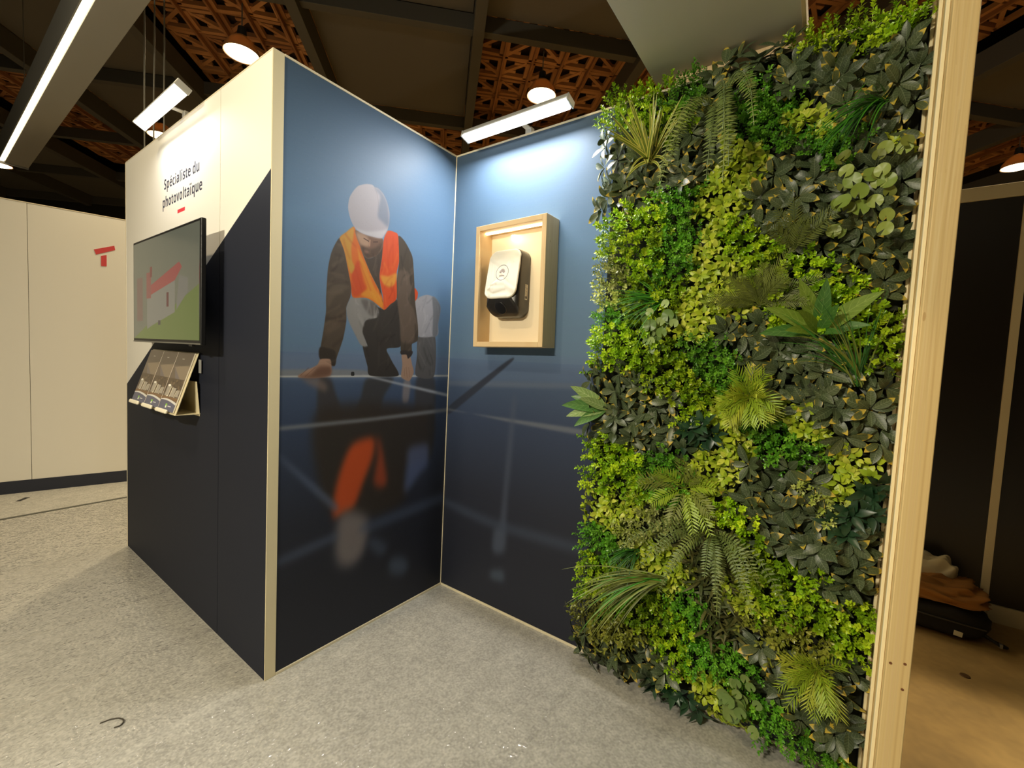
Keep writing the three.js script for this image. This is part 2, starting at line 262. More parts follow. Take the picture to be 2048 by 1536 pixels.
  folds('thighLeft', 22, ['rgb(100,97,96)', 'rgb(188,186,184)'], 1.9, 45, 0.55); folds('kneeRight', 20, ['rgb(120,120,128)', 'rgb(206,206,214)'], 1.2, 45, 0.5); folds('shin', 16, ['rgb(64,62,64)', 'rgb(128,126,128)'], 1.6, 60, 0.55);
  folds('vestLeft', 20, ['rgb(168,62,22)', 'rgb(240,176,72)'], 1.9, 50, 0.5); folds('vestRight', 16, ['rgb(160,48,22)', 'rgb(240,122,60)'], 1.5, 50, 0.5); folds('shirt', 14, ['rgb(44,36,32)', 'rgb(110,94,84)'], 1.2, 40, 0.6); folds('beard', 16, ['rgb(54,40,32)', 'rgb(112,88,70)'], 1.4, 14, 0.6);
  x.globalAlpha = 0.8; x.strokeStyle = 'rgb(52,36,30)'; x.lineWidth = 4; x.beginPath(); x.moveTo(372 * W / 966, H - 1898 * H / 2500); x.lineTo(402 * W / 966, H - 1890 * H / 2500); x.moveTo(425 * W / 966, H - 1893 * H / 2500); x.lineTo(452 * W / 966, H - 1900 * H / 2500); x.stroke(); x.strokeStyle = 'rgb(148,112,92)'; x.lineWidth = 7; x.beginPath(); x.moveTo(408 * W / 966, H - 1900 * H / 2500); x.lineTo(405 * W / 966, H - 1868 * H / 2500); x.stroke(); x.globalAlpha = 1;
  // folds of the vest
  for (const [a, b, c, e] of [[330, 1760, 372, 1650], [352, 1790, 420, 1660], [500, 1930, 520, 1780], [540, 1950, 545, 1800], [505, 1700, 560, 1690]]) { x.strokeStyle = 'rgba(150,52,20,0.5)'; x.lineWidth = 5; x.filter = 'blur(3px)'; x.beginPath(); x.moveTo(a * W / 966, H - b * H / 2500); x.lineTo(c * W / 966, H - e * H / 2500); x.stroke(); x.filter = 'none'; }
  weave(x, W, H);
});
INK = 1;
const muralBack = canvasTex(1024, 2048, (x, W, H) => {
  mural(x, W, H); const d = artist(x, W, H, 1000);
  d('bHaze', 'rgb(86,104,136)', 14, 0.55); d('bRail', 'rgb(88,98,118)', 6, 0.6); d('bDiag', 'rgb(40,46,60)', 3, 0.9);
  d('bLine1', 'rgb(104,110,120)', 4, 0.75); d('bLineV', 'rgb(74,82,102)', 12, 0.6); d('bLineV2', 'rgb(74,84,104)', 14, 0.7); d('bBlob', 'rgb(72,84,102)', 14, 0.7); d('bLine2', 'rgb(60,70,90)', 14, 0.6);
  weave(x, W, H);
});
{ // wall with the fitter
  const w = struct('wall_left', [0, 0, 0], 0, 'mural wall printed with a kneeling fitter');
  slab('core', MAT.cream, w, -0.045, -0.005, 0, 2.5, -0.045, 0.966);
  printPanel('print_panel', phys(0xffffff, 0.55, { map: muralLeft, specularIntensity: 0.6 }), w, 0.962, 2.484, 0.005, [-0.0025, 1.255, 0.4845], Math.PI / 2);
  slab('top_trim', MAT.trim, w, -0.046, 0.003, 2.4965, 2.506, -0.045, 0.966); slab('bottom_trim', MAT.trim, w, -0.004, 0.004, 0, 0.012, 0.003, 0.966); slab('corner_trim', MAT.trim, w, -0.002, 0.004, 0.01, 2.497, -0.002, 0.004);
}
{ // wall behind the shadow box and the plants
  const w = struct('wall_back', [0, 0, 0], 0, 'blue mural wall behind the framed box');
  slab('core', MAT.cream, w, 0, 1.965, 0, 2.5, -0.045, -0.005);
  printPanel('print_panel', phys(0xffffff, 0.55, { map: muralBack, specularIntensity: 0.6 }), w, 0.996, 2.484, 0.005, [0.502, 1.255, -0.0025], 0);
  slab('plain_panel', MAT.navy, w, 1.002, 1.965, 0.013, 2.497, -0.005, 0);
  slab('top_trim', MAT.trim, w, 0, 1.965, 2.4965, 2.506, -0.046, 0.003); slab('bottom_trim', MAT.trim, w, 0.004, 1.965, 0, 0.012, -0.004, 0.004);
}
{ // white and navy wall with lettering
  const FW = 1.92, tex = canvasTex(2048, 2048, (x, W, H) => {
    const X = (m) => (m + FW) / FW * W, Y = (m) => H - m / 2.5 * H;
    x.fillStyle = 'rgb(234,230,220)'; x.fillRect(0, 0, W, H);
    x.fillStyle = 'rgb(36,39,50)'; x.beginPath(); x.moveTo(X(-FW), Y(1.089)); x.lineTo(X(0), Y(2.061)); x.lineTo(X(0), H); x.lineTo(0, H); x.fill();
    x.fillStyle = 'rgb(44,46,66)'; x.textAlign = 'center'; x.textBaseline = 'alphabetic';
    const line = (t, cx, y, width) => { x.save(); x.font = 'bold 100px sans-serif'; const tw = x.measureText(t).width; x.translate(X(cx), Y(y)); const k = width / FW * W / tw; x.scale(k, k * (H / 2.5) / (W / FW)); x.fillText(t, 0, 0); x.restore(); };
    line('Sp\u00e9cialiste du', -0.955, 2.200, 0.50); line('photovolta\u00efque', -0.951, 2.106, 0.56);
    x.fillStyle = 'rgb(214,62,72)'; x.fillRect(X(-1.0), Y(2.062), X(-0.896) - X(-1.0), Y(2.044) - Y(2.062));
  });
  const w = struct('wall_front', [0, 0, 0.9655], 0, 'white and navy stand wall with grey lettering');
  slab('core', MAT.cream, w, -FW, 0, 0, 2.5, 0.001, 0.0405);
  const m = phys(0xffffff, 0.6, { map: tex, specularIntensity: 0.3 });
  printPanel('print_panel', m, w, 0.466, 2.496, 0.005, [-0.235, 1.25, 0.0430], 0, (FW - 0.468) / FW, (FW - 0.002) / FW);
  printPanel('print_panel', m, w, 1.445, 2.496, 0.005, [-1.1945, 1.25, 0.0430], 0, (FW - 1.917) / FW, (FW - 0.472) / FW);
  slab('top_trim', MAT.trim, w, -FW, 0.002, 2.4985, 2.505, 0.0, 0.046); slab('edge_trim', MAT.trim, w, -FW - 0.006, -FW + 0.003, 0, 2.5, 0, 0.047); slab('end_panel', MAT.cream, w, -0.002, 0.003, 0.0, 2.5, 0.0015, 0.0455);
}
{ // white partition beyond, set at a slight turn
  const w = struct('wall_far_left', [-3.87, 0, 1.41], 1.314, 'white partition wall with navy base board');
  slab('core', MAT.hallDark, w, -3.2, 1.9, 0, 2.5, -0.05, -0.012);
  for (let k = -3; k < 2; k++) slab('wall_panel', MAT.white, w, 0.183 + k + 0.0015, 1.183 + k - 0.0015, 0.11, 2.5, -0.012, 0);
  slab('base_board', MAT.navy, w, -3.2, 1.9, 0, 0.11, -0.012, 0.003); slab('top_trim', MAT.trim, w, -3.2, 1.9, 2.5, 2.508, -0.05, 0.002);
}
{ // dark partition seen past the post
  const w = struct('wall_right', [0, 0, -1.75], 0, 'dark partition with cream rails in the next stand');
  const dk = phys(sc(34, 29, 21), 0.35, {});
  slab('wall_panel', dk, w, 0.6, 2.60, 0.0, 2.40, -0.05, -0.012); slab('wall_panel', dk, w, 2.635, 4.6, 0.10, 2.40, -0.05, -0.012);
  slab('stile', MAT.cream, w, 2.60, 2.635, 0, 2.40, -0.06, 0); slab('top_rail', MAT.cream, w, 0.6, 4.6, 2.40, 2.475, -0.06, 0.0); slab('base_board', MAT.cream, w, 2.635, 4.6, 0, 0.10, -0.06, 0.004);
}
{ // pale canopy plank over the plants
  const w = struct('trim_canopy', [0, 0, 0], 0, 'pale canopy board lying over the green wall');
  slab('board', MAT.plank, w, 1.118, 1.632, 2.545, 2.585, -0.045, 1.75); slab('wood_edge', MAT.wood, w, 1.6325, 1.645, 2.535, 2.590, -0.045, 1.75); slab('spacer', MAT.wood, w, 1.2, 1.6, 2.5065, 2.5445, -0.042, -0.002);
}
// ---------------------------------------------------------------- lamps
function rectLight(parent, w, h, pos, target, color, k) { const l = new THREE.RectAreaLight(color, k, w, h); l.name = numbered('area_light'); l.position.set(...pos); add(l, parent); l.lookAt(V(...target).add(parent ? parent.position : V(0, 0, 0))); return l; }
function washLamp(label, x, z, wallZ, len, level, tilt) { // tilt below 0: aimed down and out from the wall
  const t = thing('wall_wash_lamp', label, 'lamp', [x, 2.5, z]);
  const q = (n, g, m) => { const o = mesh(n, g, m, t); o.rotation.x = tilt; return o; };
  q('housing', at([0, 0.016, 0], box(len, 0.022, 0.060, 0.005)), MAT.aluminium);
  q('diffuser', at([0, -0.001, 0], box(len - 0.01, 0.018, 0.054, 0.006)), glow(WHITE, 5));
  for (const s of [-1, 1]) q('end_cap', at([s * (len / 2 + 0.003), 0.010, 0], box(0.008, 0.034, 0.062, 0.003)), MAT.aluminium);
  const d = wallZ - z;
  mesh('arm', box(0.032, 0.006, Math.abs(d) + 0.02, 0.002), MAT.aluminium, t, [0, 0.030, (d) / 2 - 0.01]);
  mesh('clamp', box(0.036, 0.030, 0.030, 0.003), MAT.aluminium, t, [0, 0.021, d - 0.016]);
  rectLight(t, len - 0.03, 0.046, [0, -0.016 * Math.cos(tilt), -0.016 * Math.sin(tilt)], [0, -Math.cos(tilt), -Math.sin(tilt)], WHITE, level);
  return t;
}
washLamp('slim white lamp bar on an arm above the blue mural wall', 0.485, 0.128, 0, 0.61, LEVEL.washBack, -0.26);
washLamp('slim white lamp bar on an arm above the lettered white wall', -0.925, 1.108, 1.011, 0.60, LEVEL.washFront, -0.5);
{ // added lamp bar behind the camera, unseen, put in to brighten the plants
  const t = thing('wall_wash_lamp', 'added unseen lamp bar behind the camera, brightening the green wall', 'lamp', [0.60, 2.52, 3.40]);
  const q = (n, g, m) => { const o = mesh(n, g, m, t); o.rotation.x = 0.75; return o; };
  q('housing', at([0, 0.016, 0], box(0.5, 0.022, 0.08, 0.005)), MAT.aluminium); q('diffuser', at([0, -0.001, 0], box(0.49, 0.018, 0.074, 0.006)), glow(FRONT, 4));
  rectLight(t, 0.47, 0.065, [0, -0.017 * Math.cos(0.75), -0.017 * Math.sin(0.75)], [0, -Math.cos(0.75), -Math.sin(0.75)], FRONT, LEVEL.front);
  mesh('pole', new THREE.CylinderGeometry(0.012, 0.012, 2.5, 10), MAT.aluminium, t, [0.2, -1.268, 0.02]); mesh('pole', new THREE.CylinderGeometry(0.012, 0.012, 2.5, 10), MAT.aluminium, t, [-0.2, -1.268, 0.02]);
}
{ // long suspended beam with a warm strip
  const t = thing('light_beam', 'long grey suspended beam with a glowing warm strip along its edge', 'light beam', [0, 3.2, 1.15]);
  slab('housing', MAT.lampGrey, t, -5.45, 3.4, 0.004, 0.20, -0.11, 0.062, 0.003); slab('lip', MAT.lampGrey, t, -5.45, 3.4, -0.012, 0.20, 0.106, 0.114, 0.002); slab('end_plate', MAT.lampGrey, t, -5.456, -5.4505, -0.012, 0.20, -0.11, 0.114);
  slab('channel', MAT.lampGrey, t, -5.45, 3.4, 0.03, 0.20, 0.0625, 0.1055); slab('glow_strip', glow(LED_WARM, 4.5), t, -5.42, 3.38, 0.002, 0.028, 0.066, 0.102, 0.006);
  for (let k = 0; k < 2; k++) rectLight(t, 4.38, 0.034, [-5.42 + 2.2 + k * 4.4, -0.004, 0.084], [-5.42 + 2.2 + k * 4.4, -1, 0.084], LED_WARM, LEVEL.beam);
  for (const x of [-4.6, -1.9, 0.8]) mesh('hanger', tube([[x, 0.2, 0], [x, 0.9, 0], [x, 1.37, 0]], 0.003, 4), MAT.steel, t);
}
{
  const dome = new THREE.LatheGeometry([[0.03, 0.13], [0.06, 0.125], [0.10, 0.09], [0.145, 0.02], [0.158, -0.03], [0.152, -0.03], [0.138, 0.018], [0.095, 0.082], [0.055, 0.115], [0.03, 0.12]].map(([r, y]) => new THREE.Vector2(r, y)), 28);
  const disc = new THREE.LatheGeometry([[0, -0.052], [0.06, -0.050], [0.11, -0.042], [0.142, -0.028], [0.142, -0.018], [0, -0.018]].map(([r, y]) => new THREE.Vector2(r, y)), 28);
  const cap = new THREE.CylinderGeometry(0.035, 0.045, 0.09, 16);
  const acrylic = phys(sc(150, 120, 84), 0.4, { transmission: 0.25, thickness: 0, side: THREE.DoubleSide }), bulb = glow(WARM, 6);
  function pendant(label, a, b, k = LEVEL.down, drop = 4.2) {
    const t = thing('pendant_lamp', label, 'lamp', [(-a + b) / Math.SQRT2, drop, (-a - b) / Math.SQRT2], 0, 'round hall pendant lamps');
    mesh('shade', dome, acrylic, t); mesh('diffuser', disc, bulb, t); mesh('cap', cap, MAT.dark, t, [0, 0.17, 0]); mesh('rod', new THREE.CylinderGeometry(0.006, 0.006, 4.64 - drop - 0.21, 8), MAT.steel, t, [0, (4.64 - drop + 0.21) / 2, 0]);
    const s = new THREE.SpotLight(WARM, k, 0, 1.25, 0.5, 2); s.name = numbered('spot_light'); s.position.set(0, -0.065, 0); s.castShadow = true; s.shadow.radius = 5; t.add(s); s.target.position.set(0, -4, 0); s.target.name = numbered('aim'); t.add(s.target);
    const u = new THREE.PointLight(WARM, LEVEL.up, 0, 2); u.name = numbered('point_light'); u.position.set(0, 0.03, 0); u.castShadow = true; u.shadow.radius = 4; t.add(u);
    return t;
  }
  pendant('round warm pendant lamp just over the white end of the lettered wall', 2.17, -2.05);
  pendant('round warm pendant lamp above the slim bar on the blue wall', 2.13, 0.9);
  pendant('small far pendant lamp below the lamp bar of the lettered wall', 4.24, -3.93);
  pendant('half visible pendant lamp past the timber post', 2.14, 7.27);
  pendant('pendant lamp peeping out at the end of the suspended light beam', 6.1, -7.4);
  pendant('added pendant lamp out of view above the open floor', -1.74, -2.0, 18);  // unseen lamp, put in for its light on plants and floor
  pendant('added pendant lamp out of view above the aisle', -0.6, 3.9, LEVEL.aisle);  // also unseen, added to light the aisle side
}
// ---------------------------------------------------------------- timber post
{
  const t = thing('timber_post', 'tall pale timber post with three raised vertical strips beside the plants', 'post', [1.992, 0, 0.15]);
  const g = box(0.05, 2.60, 0.34, 0.003); const uv = g.attributes.uv, p = g.attributes.position; for (let i = 0; i < p.count; i++) uv.setXY(i, (p.getX(i) + p.getZ(i)) / 0.5, p.getY(i) / 1.2);
  mesh('board', g, MAT.postWood, t, [0, 1.30, 0.0]);
  for (const z of [-0.11, 0.01, 0.13]) slab('strip', MAT.postLight, t, -0.034, -0.0255, 0, 2.60, z - 0.006, z + 0.006, 0.0015);
  for (const [y, z] of [[0.62, 0.171], [0.55, 0.171], [0.61, 0.1712]]) mesh('knot', new THREE.CylinderGeometry(0.0035, 0.0035, 0.002, 10), std(sc(120, 72, 36), 0.6), t, [z > 0.171 ? -0.016 : 0.012, y, 0.170], [Math.PI / 2, 0, 0]);
}
// ---------------------------------------------------------------- lit shadow box with the charger
const BX0 = 0.28, BX1 = 0.705, BY0 = 1.43, BY1 = 2.045, BD = 0.115;
{
  const t = thing('shadow_box', 'lit shallow wooden box frame hanging on the blue wall', 'shadow box', [(BX0 + BX1) / 2, BY0, 0.001]); t.rotation.z = 0.017;
  const w = BX1 - BX0, h = BY1 - BY0, k = 0.025, wd = MAT.wood;
  const bd = (n, x0, x1, y0, y1) => { const m = slab(n, wd, t, x0, x1, y0, y1, 0, BD, 0.0015); const uv = m.geometry.attributes.uv, p = m.geometry.attributes.position, vert = y1 - y0 > x1 - x0; for (let i = 0; i < p.count; i++) { const c = (vert ? p.getX(i) : p.getY(i)) + p.getZ(i); uv.setXY(i, c * 2.2 + x0, (vert ? p.getY(i) : p.getX(i)) / 0.8); } };
  bd('side_board', -w / 2, -w / 2 + k, 0, h); bd('side_board', w / 2 - k, w / 2, 0, h); bd('top_board', -w / 2 + k, w / 2 - k, h - k, h); bd('bottom_board', -w / 2 + k, w / 2 - k, 0, k);
  slab('back_panel', std(sc(240, 226, 196), 0.6), t, -w / 2 + k, w / 2 - k, k, h - k, 0.004, 0.014);
  slab('light_strip', glow(new THREE.Color(1, 0.83, 0.58), 5), t, -w / 2 + k + 0.004, w / 2 - k - 0.004, h - k - 0.010, h - k, 0.060, 0.078, 0.004);
  rectLight(t, w - 2 * k - 0.02, 0.016, [0, h - k - 0.013, 0.069], [0, -1, 0.060], new THREE.Color(1, 0.80, 0.54), LEVEL.box);
}
{
  const cx = 0.452, t = thing('charger', 'black wall charger under a creased white cover inside the lit box', 'charger', [cx, 1.58, 0.0155]);
  const H = 0.335, hw = 0.1;
  const zf = (y) => { const k = 0.088; if (y > k) return 0.070 + 0.048 * Math.pow((H - y) / (H - k), 0.85); return 0.052 + (0.118 - 0.052) * Math.pow(y / k, 0.85); };
  const ring = (x0, x1, y0, y1, r, n = 12) => { const o = []; for (const [cxx, cyy, a0] of [[x1 - r, y1 - r, 0], [x0 + r, y1 - r, 1], [x0 + r, y0 + r, 2], [x1 - r, y0 + r, 3]]) for (let i = 0; i <= n; i++) { const a = (a0 + i / n) * Math.PI / 2; o.push([cxx + r * Math.cos(a), cyy + r * Math.sin(a)]); } return o; };
  function shell(rings, uvOf) { // rings: arrays of [x,y,z]; last ring closes on its centre
    const pos = [], uv = [], idx = [], n = rings[0].length;
    for (const r of rings) for (const [x, y, z] of r) { pos.push(x, y, z); uv.push(...uvOf(x, y)); }
    for (let k = 0; k + 1 < rings.length; k++) for (let i = 0; i < n; i++) { const a = k * n + i, b = k * n + (i + 1) % n; idx.push(a, b, b + n, a, b + n, a + n); }
    const g = new THREE.BufferGeometry(); g.setAttribute('position', new THREE.Float32BufferAttribute(pos, 3)); g.setAttribute('uv', new THREE.Float32BufferAttribute(uv, 2)); g.setIndex(idx); g.computeVertexNormals(); return g;
  }
  const out = ring(-hw, hw, 0, H, 0.048), mid = [0, H * 0.56];
  const body = []; for (const [z, s] of [[0, 0.97], [0.003, 1], [0.5, 1], [0.9, 0.995], [1, 0.965]]) body.push(out.map(([x, y]) => { const X = x * s, Y = mid[1] + (y - mid[1]) * s; return [X, Y, z < 0.4 ? z : z * zf(Y)]; }));
  for (const s of [0.85, 0.6, 0.35, 0.1, 0.001]) body.push(out.map(([x, y]) => { const X = x * s, Y = mid[1] + (y - mid[1]) * s; return [X, Y, zf(Y)]; }));
  const blk = phys(sc(40, 38, 36), 0.28, { clearcoat: 0.4 });
  mesh('body', shell(body, (x, y) => [x + 0.5, y]), blk, t);
  const CY0 = 0.086, co = ring(-hw + 0.004, hw - 0.004, CY0, H - 0.003, 0.046), cm = [0, (CY0 + H) / 2];
  const crease = (x, y) => { const dx = x + 0.096, dy = y - 0.155, r = Math.hypot(dx, dy), a = Math.atan2(dy, dx); return 0.0045 * Math.exp(-r / 0.06) * Math.sin(a * 13) + 0.0018 * Math.sin(x * 90 + y * 60) * Math.sin(y * 75 - x * 30); };
  const cov = []; for (const [s, l] of [[1.0, -0.004], [1.0, 0.003], [0.985, 0.0055], [0.95, 0.0058], [0.9, 0.006], [0.82, 0.006], [0.73, 0.006], [0.64, 0.006], [0.54, 0.006], [0.43, 0.006], [0.32, 0.006], [0.2, 0.006], [0.09, 0.006], [0.001, 0.006]]) cov.push(co.map(([x, y]) => { const X = x * s, Y = cm[1] + (y - cm[1]) * s; return [X, Y, zf(Y) + l + (l > 0.004 ? crease(X, Y) : 0)]; }));
  const badge = canvasTex(512, 512, (x) => {
    x.fillStyle = 'rgb(226,224,212)'; x.fillRect(0, 0, 512, 512); x.strokeStyle = 'rgb(120,120,116)'; x.lineWidth = 7;
    x.beginPath(); x.ellipse(256, 246, 96, 78, 0, 0, 7); x.stroke(); x.fillStyle = 'rgb(150,140,136)';
    for (let i = 0; i < 8; i++) { x.save(); x.translate(256, 252); x.rotate((i - 3.5) * 0.36); x.beginPath(); x.ellipse(0, -30, 7, 19, 0, 0, 7); x.fill(); x.restore(); }
    x.fillRect(214, 274, 84, 10);
  });
  mesh('cover', shell(cov, (x, y) => [x / 0.2 + 0.5, (y - CY0) / (H - CY0)]), phys(0xffffff, 0.38, { map: badge, clearcoat: 0.3, clearcoatRoughness: 0.3 }), t).userData.label = 'creased white cover with a round emblem';
  const disc = new THREE.LatheGeometry([[0, 0.004], [0.030, 0.004], [0.034, 0.003], [0.036, 0], [0.036, -0.008]].map(([r, y]) => new THREE.Vector2(r, y)), 32);
  mesh('socket', disc, phys(sc(30, 30, 32), 0.18, {}), t, [-0.010, 0.043, zf(0.043) - 0.001], [Math.PI / 2 + 0.62, 0, 0]);
  const st = canvasTex(64, 128, (x) => { x.fillStyle = 'rgb(196,190,176)'; x.fillRect(0, 0, 64, 128); x.fillStyle = 'rgb(70,66,60)'; for (let i = 0; i < 9; i++) x.fillRect(6, 8 + i * 10, rr(20, 50), 3); x.fillStyle = 'rgb(60,58,52)'; x.fillRect(8, 98, 48, 22); });
  mesh('sticker', plainBox(0.0012, 0.075, 0.022), std(0xffffff, 0.4, { map: st }), t, [hw + 0.0003, 0.125, 0.030]);
}
// ---------------------------------------------------------------- television
{
  const x0 = -1.333, x1 = -0.384, y0 = 1.369, y1 = 1.905, t = thing('television', 'flat television showing a red roofed house on the lettered wall', 'television', [(x0 + x1) / 2, y0, 1.0115]);
  const w = x1 - x0, h = y1 - y0;
  slab('back_housing', MAT.black, t, -w / 2 + 0.14, w / 2 - 0.14, 0.05, h - 0.08, 0.045, 0.073, 0.01); slab('bezel', MAT.black, t, -w / 2, w / 2, 0, h, 0.080, 0.1, 0.004);
  slab('wall_mount', MAT.black, t, -0.2, 0.2, 0.12, 0.40, 0, 0.045, 0.004); slab('bottom_rim', MAT.steel, t, -w / 2 + 0.002, w / 2 - 0.002, 0.001, 0.007, 0.1, 0.1022); slab('sensor', MAT.black, t, 0.33, 0.37, -0.008, 0.001, 0.085, 0.098);
  const pic = canvasTex(1024, 576, (x, W, H) => {
    x.fillStyle = 'rgb(128,128,108)'; x.fillRect(0, 0, W, H); x.fillStyle = 'rgb(120,136,70)'; x.beginPath(); x.moveTo(0, H); x.lineTo(300, 480); x.lineTo(560, 430); x.lineTo(W, 300); x.lineTo(W, H); x.fill();
    x.fillStyle = 'rgb(136,108,96)'; x.fillRect(60, 210, 110, 260); x.fillStyle = 'rgb(150,146,130)'; x.beginPath(); x.moveTo(250, 310); x.lineTo(700, 250); x.lineTo(700, 430); x.lineTo(330, 500); x.lineTo(250, 520); x.fill();
    x.fillStyle = 'rgb(176,84,80)'; x.beginPath(); x.moveTo(300, 270); x.lineTo(760, 170); x.lineTo(800, 200); x.lineTo(700, 262); x.lineTo(260, 330); x.fill(); x.fillStyle = 'rgb(160,96,88)'; x.fillRect(240, 190, 80, 150); x.fillStyle = 'rgb(138,76,72)'; x.fillRect(300, 160, 40, 60);
    x.fillStyle = 'rgb(112,60,62)'; x.fillRect(575, 320, 34, 78); x.fillStyle = 'rgb(138,134,122)'; x.beginPath(); x.moveTo(760, 240); x.lineTo(880, 260); x.lineTo(880, 330); x.lineTo(720, 420); x.fill();
    x.fillStyle = 'rgb(84,76,74)'; x.fillRect(440, 470, 40, 26);
  });
  const s = mesh('screen', plainBox(w - 0.03, h - 0.032, 0.002), new THREE.MeshPhysicalMaterial({ color: 0x161616, roughness: 0.16, emissive: 0xffffff, emissiveMap: pic, emissiveIntensity: 0.52 }), t, [0, h / 2 + 0.003, 0.1004]);
}
// ---------------------------------------------------------------- leaflet holder and leaflets
{
  const x0 = -1.36, x1 = -0.68, zW = 1.0115, t = thing('leaflet_holder', 'cream bent metal holder under the television holding three leaflets', 'leaflet holder', [(x0 + x1) / 2, 1.03, zW]);
  const w = x1 - x0, yT = 0.30, zT = 0.010, zB = 0.104, ang = Math.atan2(zB - zT, yT), L = Math.hypot(yT, zB - zT);
  const pl = mesh('back_plate', box(w, L, 0.003, 0.001), MAT.cream, t, [0, yT / 2, (zT + zB) / 2 - 0.003], [-ang, 0, 0]);
  mesh('base_plate', box(w, 0.003, zB, 0.001), MAT.cream, t, [0, 0.002, zB / 2]);
  mesh('brace', box(w, 0.17, 0.003, 0.001), MAT.cream, t, [0, 0.075, 0.010], [0.08, 0, 0]);
  mesh('tab', box(0.03, 0.065, 0.003, 0.006), MAT.aluminium, t, [w / 2 + 0.014, 0.235, 0.008]);
  for (let k = 0; k < 3; k++) mesh('lip', box(0.15, 0.020, 0.012, 0.006), std(sc(246, 238, 214), 0.4), t, [-w / 2 + 0.012 + 0.2187 * k + 0.085, 0.012, zB + 0.012], [-ang, 0, 0]);
  const cover = canvasTex(512, 724, (x, W, H) => {
    x.fillStyle = 'rgb(112,100,88)'; x.fillRect(0, 0, W, H); x.fillStyle = 'rgb(142,128,110)'; x.beginPath(); x.moveTo(60, 190); x.lineTo(W, 150); x.lineTo(W, 470); x.lineTo(350, 330); x.fill();
    x.fillStyle = 'rgb(120,112,112)'; x.beginPath(); x.moveTo(60, 190); x.lineTo(350, 330); x.lineTo(400, 410); x.lineTo(200, 330); x.fill(); x.fillStyle = 'rgb(92,78,62)'; x.fillRect(0, 330, W, 190);
    for (let i = 0; i < 40; i++) { x.fillStyle = rnd() < 0.5 ? 'rgb(120,102,80)' : 'rgb(70,58,46)'; x.fillRect(rr(0, W), rr(330, 500), rr(10, 60), rr(8, 40)); }
    x.fillStyle = 'rgb(176,168,156)'; x.fillRect(60, 420, 120, 130); x.fillRect(230, 440, 130, 110); x.fillRect(400, 460, 90, 80);
    x.strokeStyle = 'rgb(248,240,214)'; x.lineWidth = 12; x.beginPath(); x.moveTo(190, 430); x.lineTo(170, 545); x.lineTo(120, 560); x.moveTo(250, 440); x.lineTo(225, 560); x.moveTo(390, 470); x.lineTo(380, 560); x.stroke(); x.fillStyle = 'rgb(252,248,236)'; x.beginPath(); x.ellipse(110, 420, 46, 14, 0, 0, 7); x.fill();
    x.fillStyle = 'rgb(130,100,70)'; x.fillRect(0, 556, W, 40); x.fillStyle = 'rgb(230,228,226)'; x.beginPath(); x.moveTo(0, 596); x.quadraticCurveTo(200, 560, W, 610); x.lineTo(W, 640); x.lineTo(0, 606); x.fill();
    x.fillStyle = 'rgb(96,98,122)'; x.beginPath(); x.moveTo(0, 606); x.quadraticCurveTo(220, 586, W, 636); x.lineTo(W, H); x.lineTo(0, H); x.fill();
    x.fillStyle = 'rgb(150,214,80)'; x.fillRect(210, 640, 56, 22); x.fillStyle = 'rgb(236,244,220)'; x.fillRect(216, 662, 42, 26); x.fillStyle = 'rgb(222,222,228)'; x.fillRect(290, 660, 110, 10); x.fillStyle = 'rgb(200,196,186)'; x.fillRect(200, 76, 70, 9);
  });
  const paper = std(sc(228, 222, 208), 0.7), print = phys(0xffffff, 0.3, { map: cover });
  ['left', 'middle', 'right'].forEach((s, k) => {
    const cx = (x0 + x1) / 2 - w / 2 + 0.012 + 0.2187 * k + 0.1065;
    const l = thing('leaflet', ['first leaflet at the white end of the cream holder, brown room photograph cover', 'middle one of three brown leaflets, between its two twins in the holder', 'last leaflet on the holder side toward the seam, its edge showing'][k], 'leaflet', [cx, 1.03, zW], 0, 'leaflets in the metal holder');
    mesh('pages', box(0.210, 0.297, 0.006, 0.001), paper, l, [0, yT / 2 + 0.003, (zT + zB) / 2 + 0.003], [-ang, 0, 0]);
    printPanel('cover', print, l, 0.2095, 0.2965, 0.0008, [0, yT / 2 + 0.003 + 0.0035 * Math.sin(ang), (zT + zB) / 2 + 0.003 + 0.0035 * Math.cos(ang)], 0).rotation.x = -ang;
  });
}
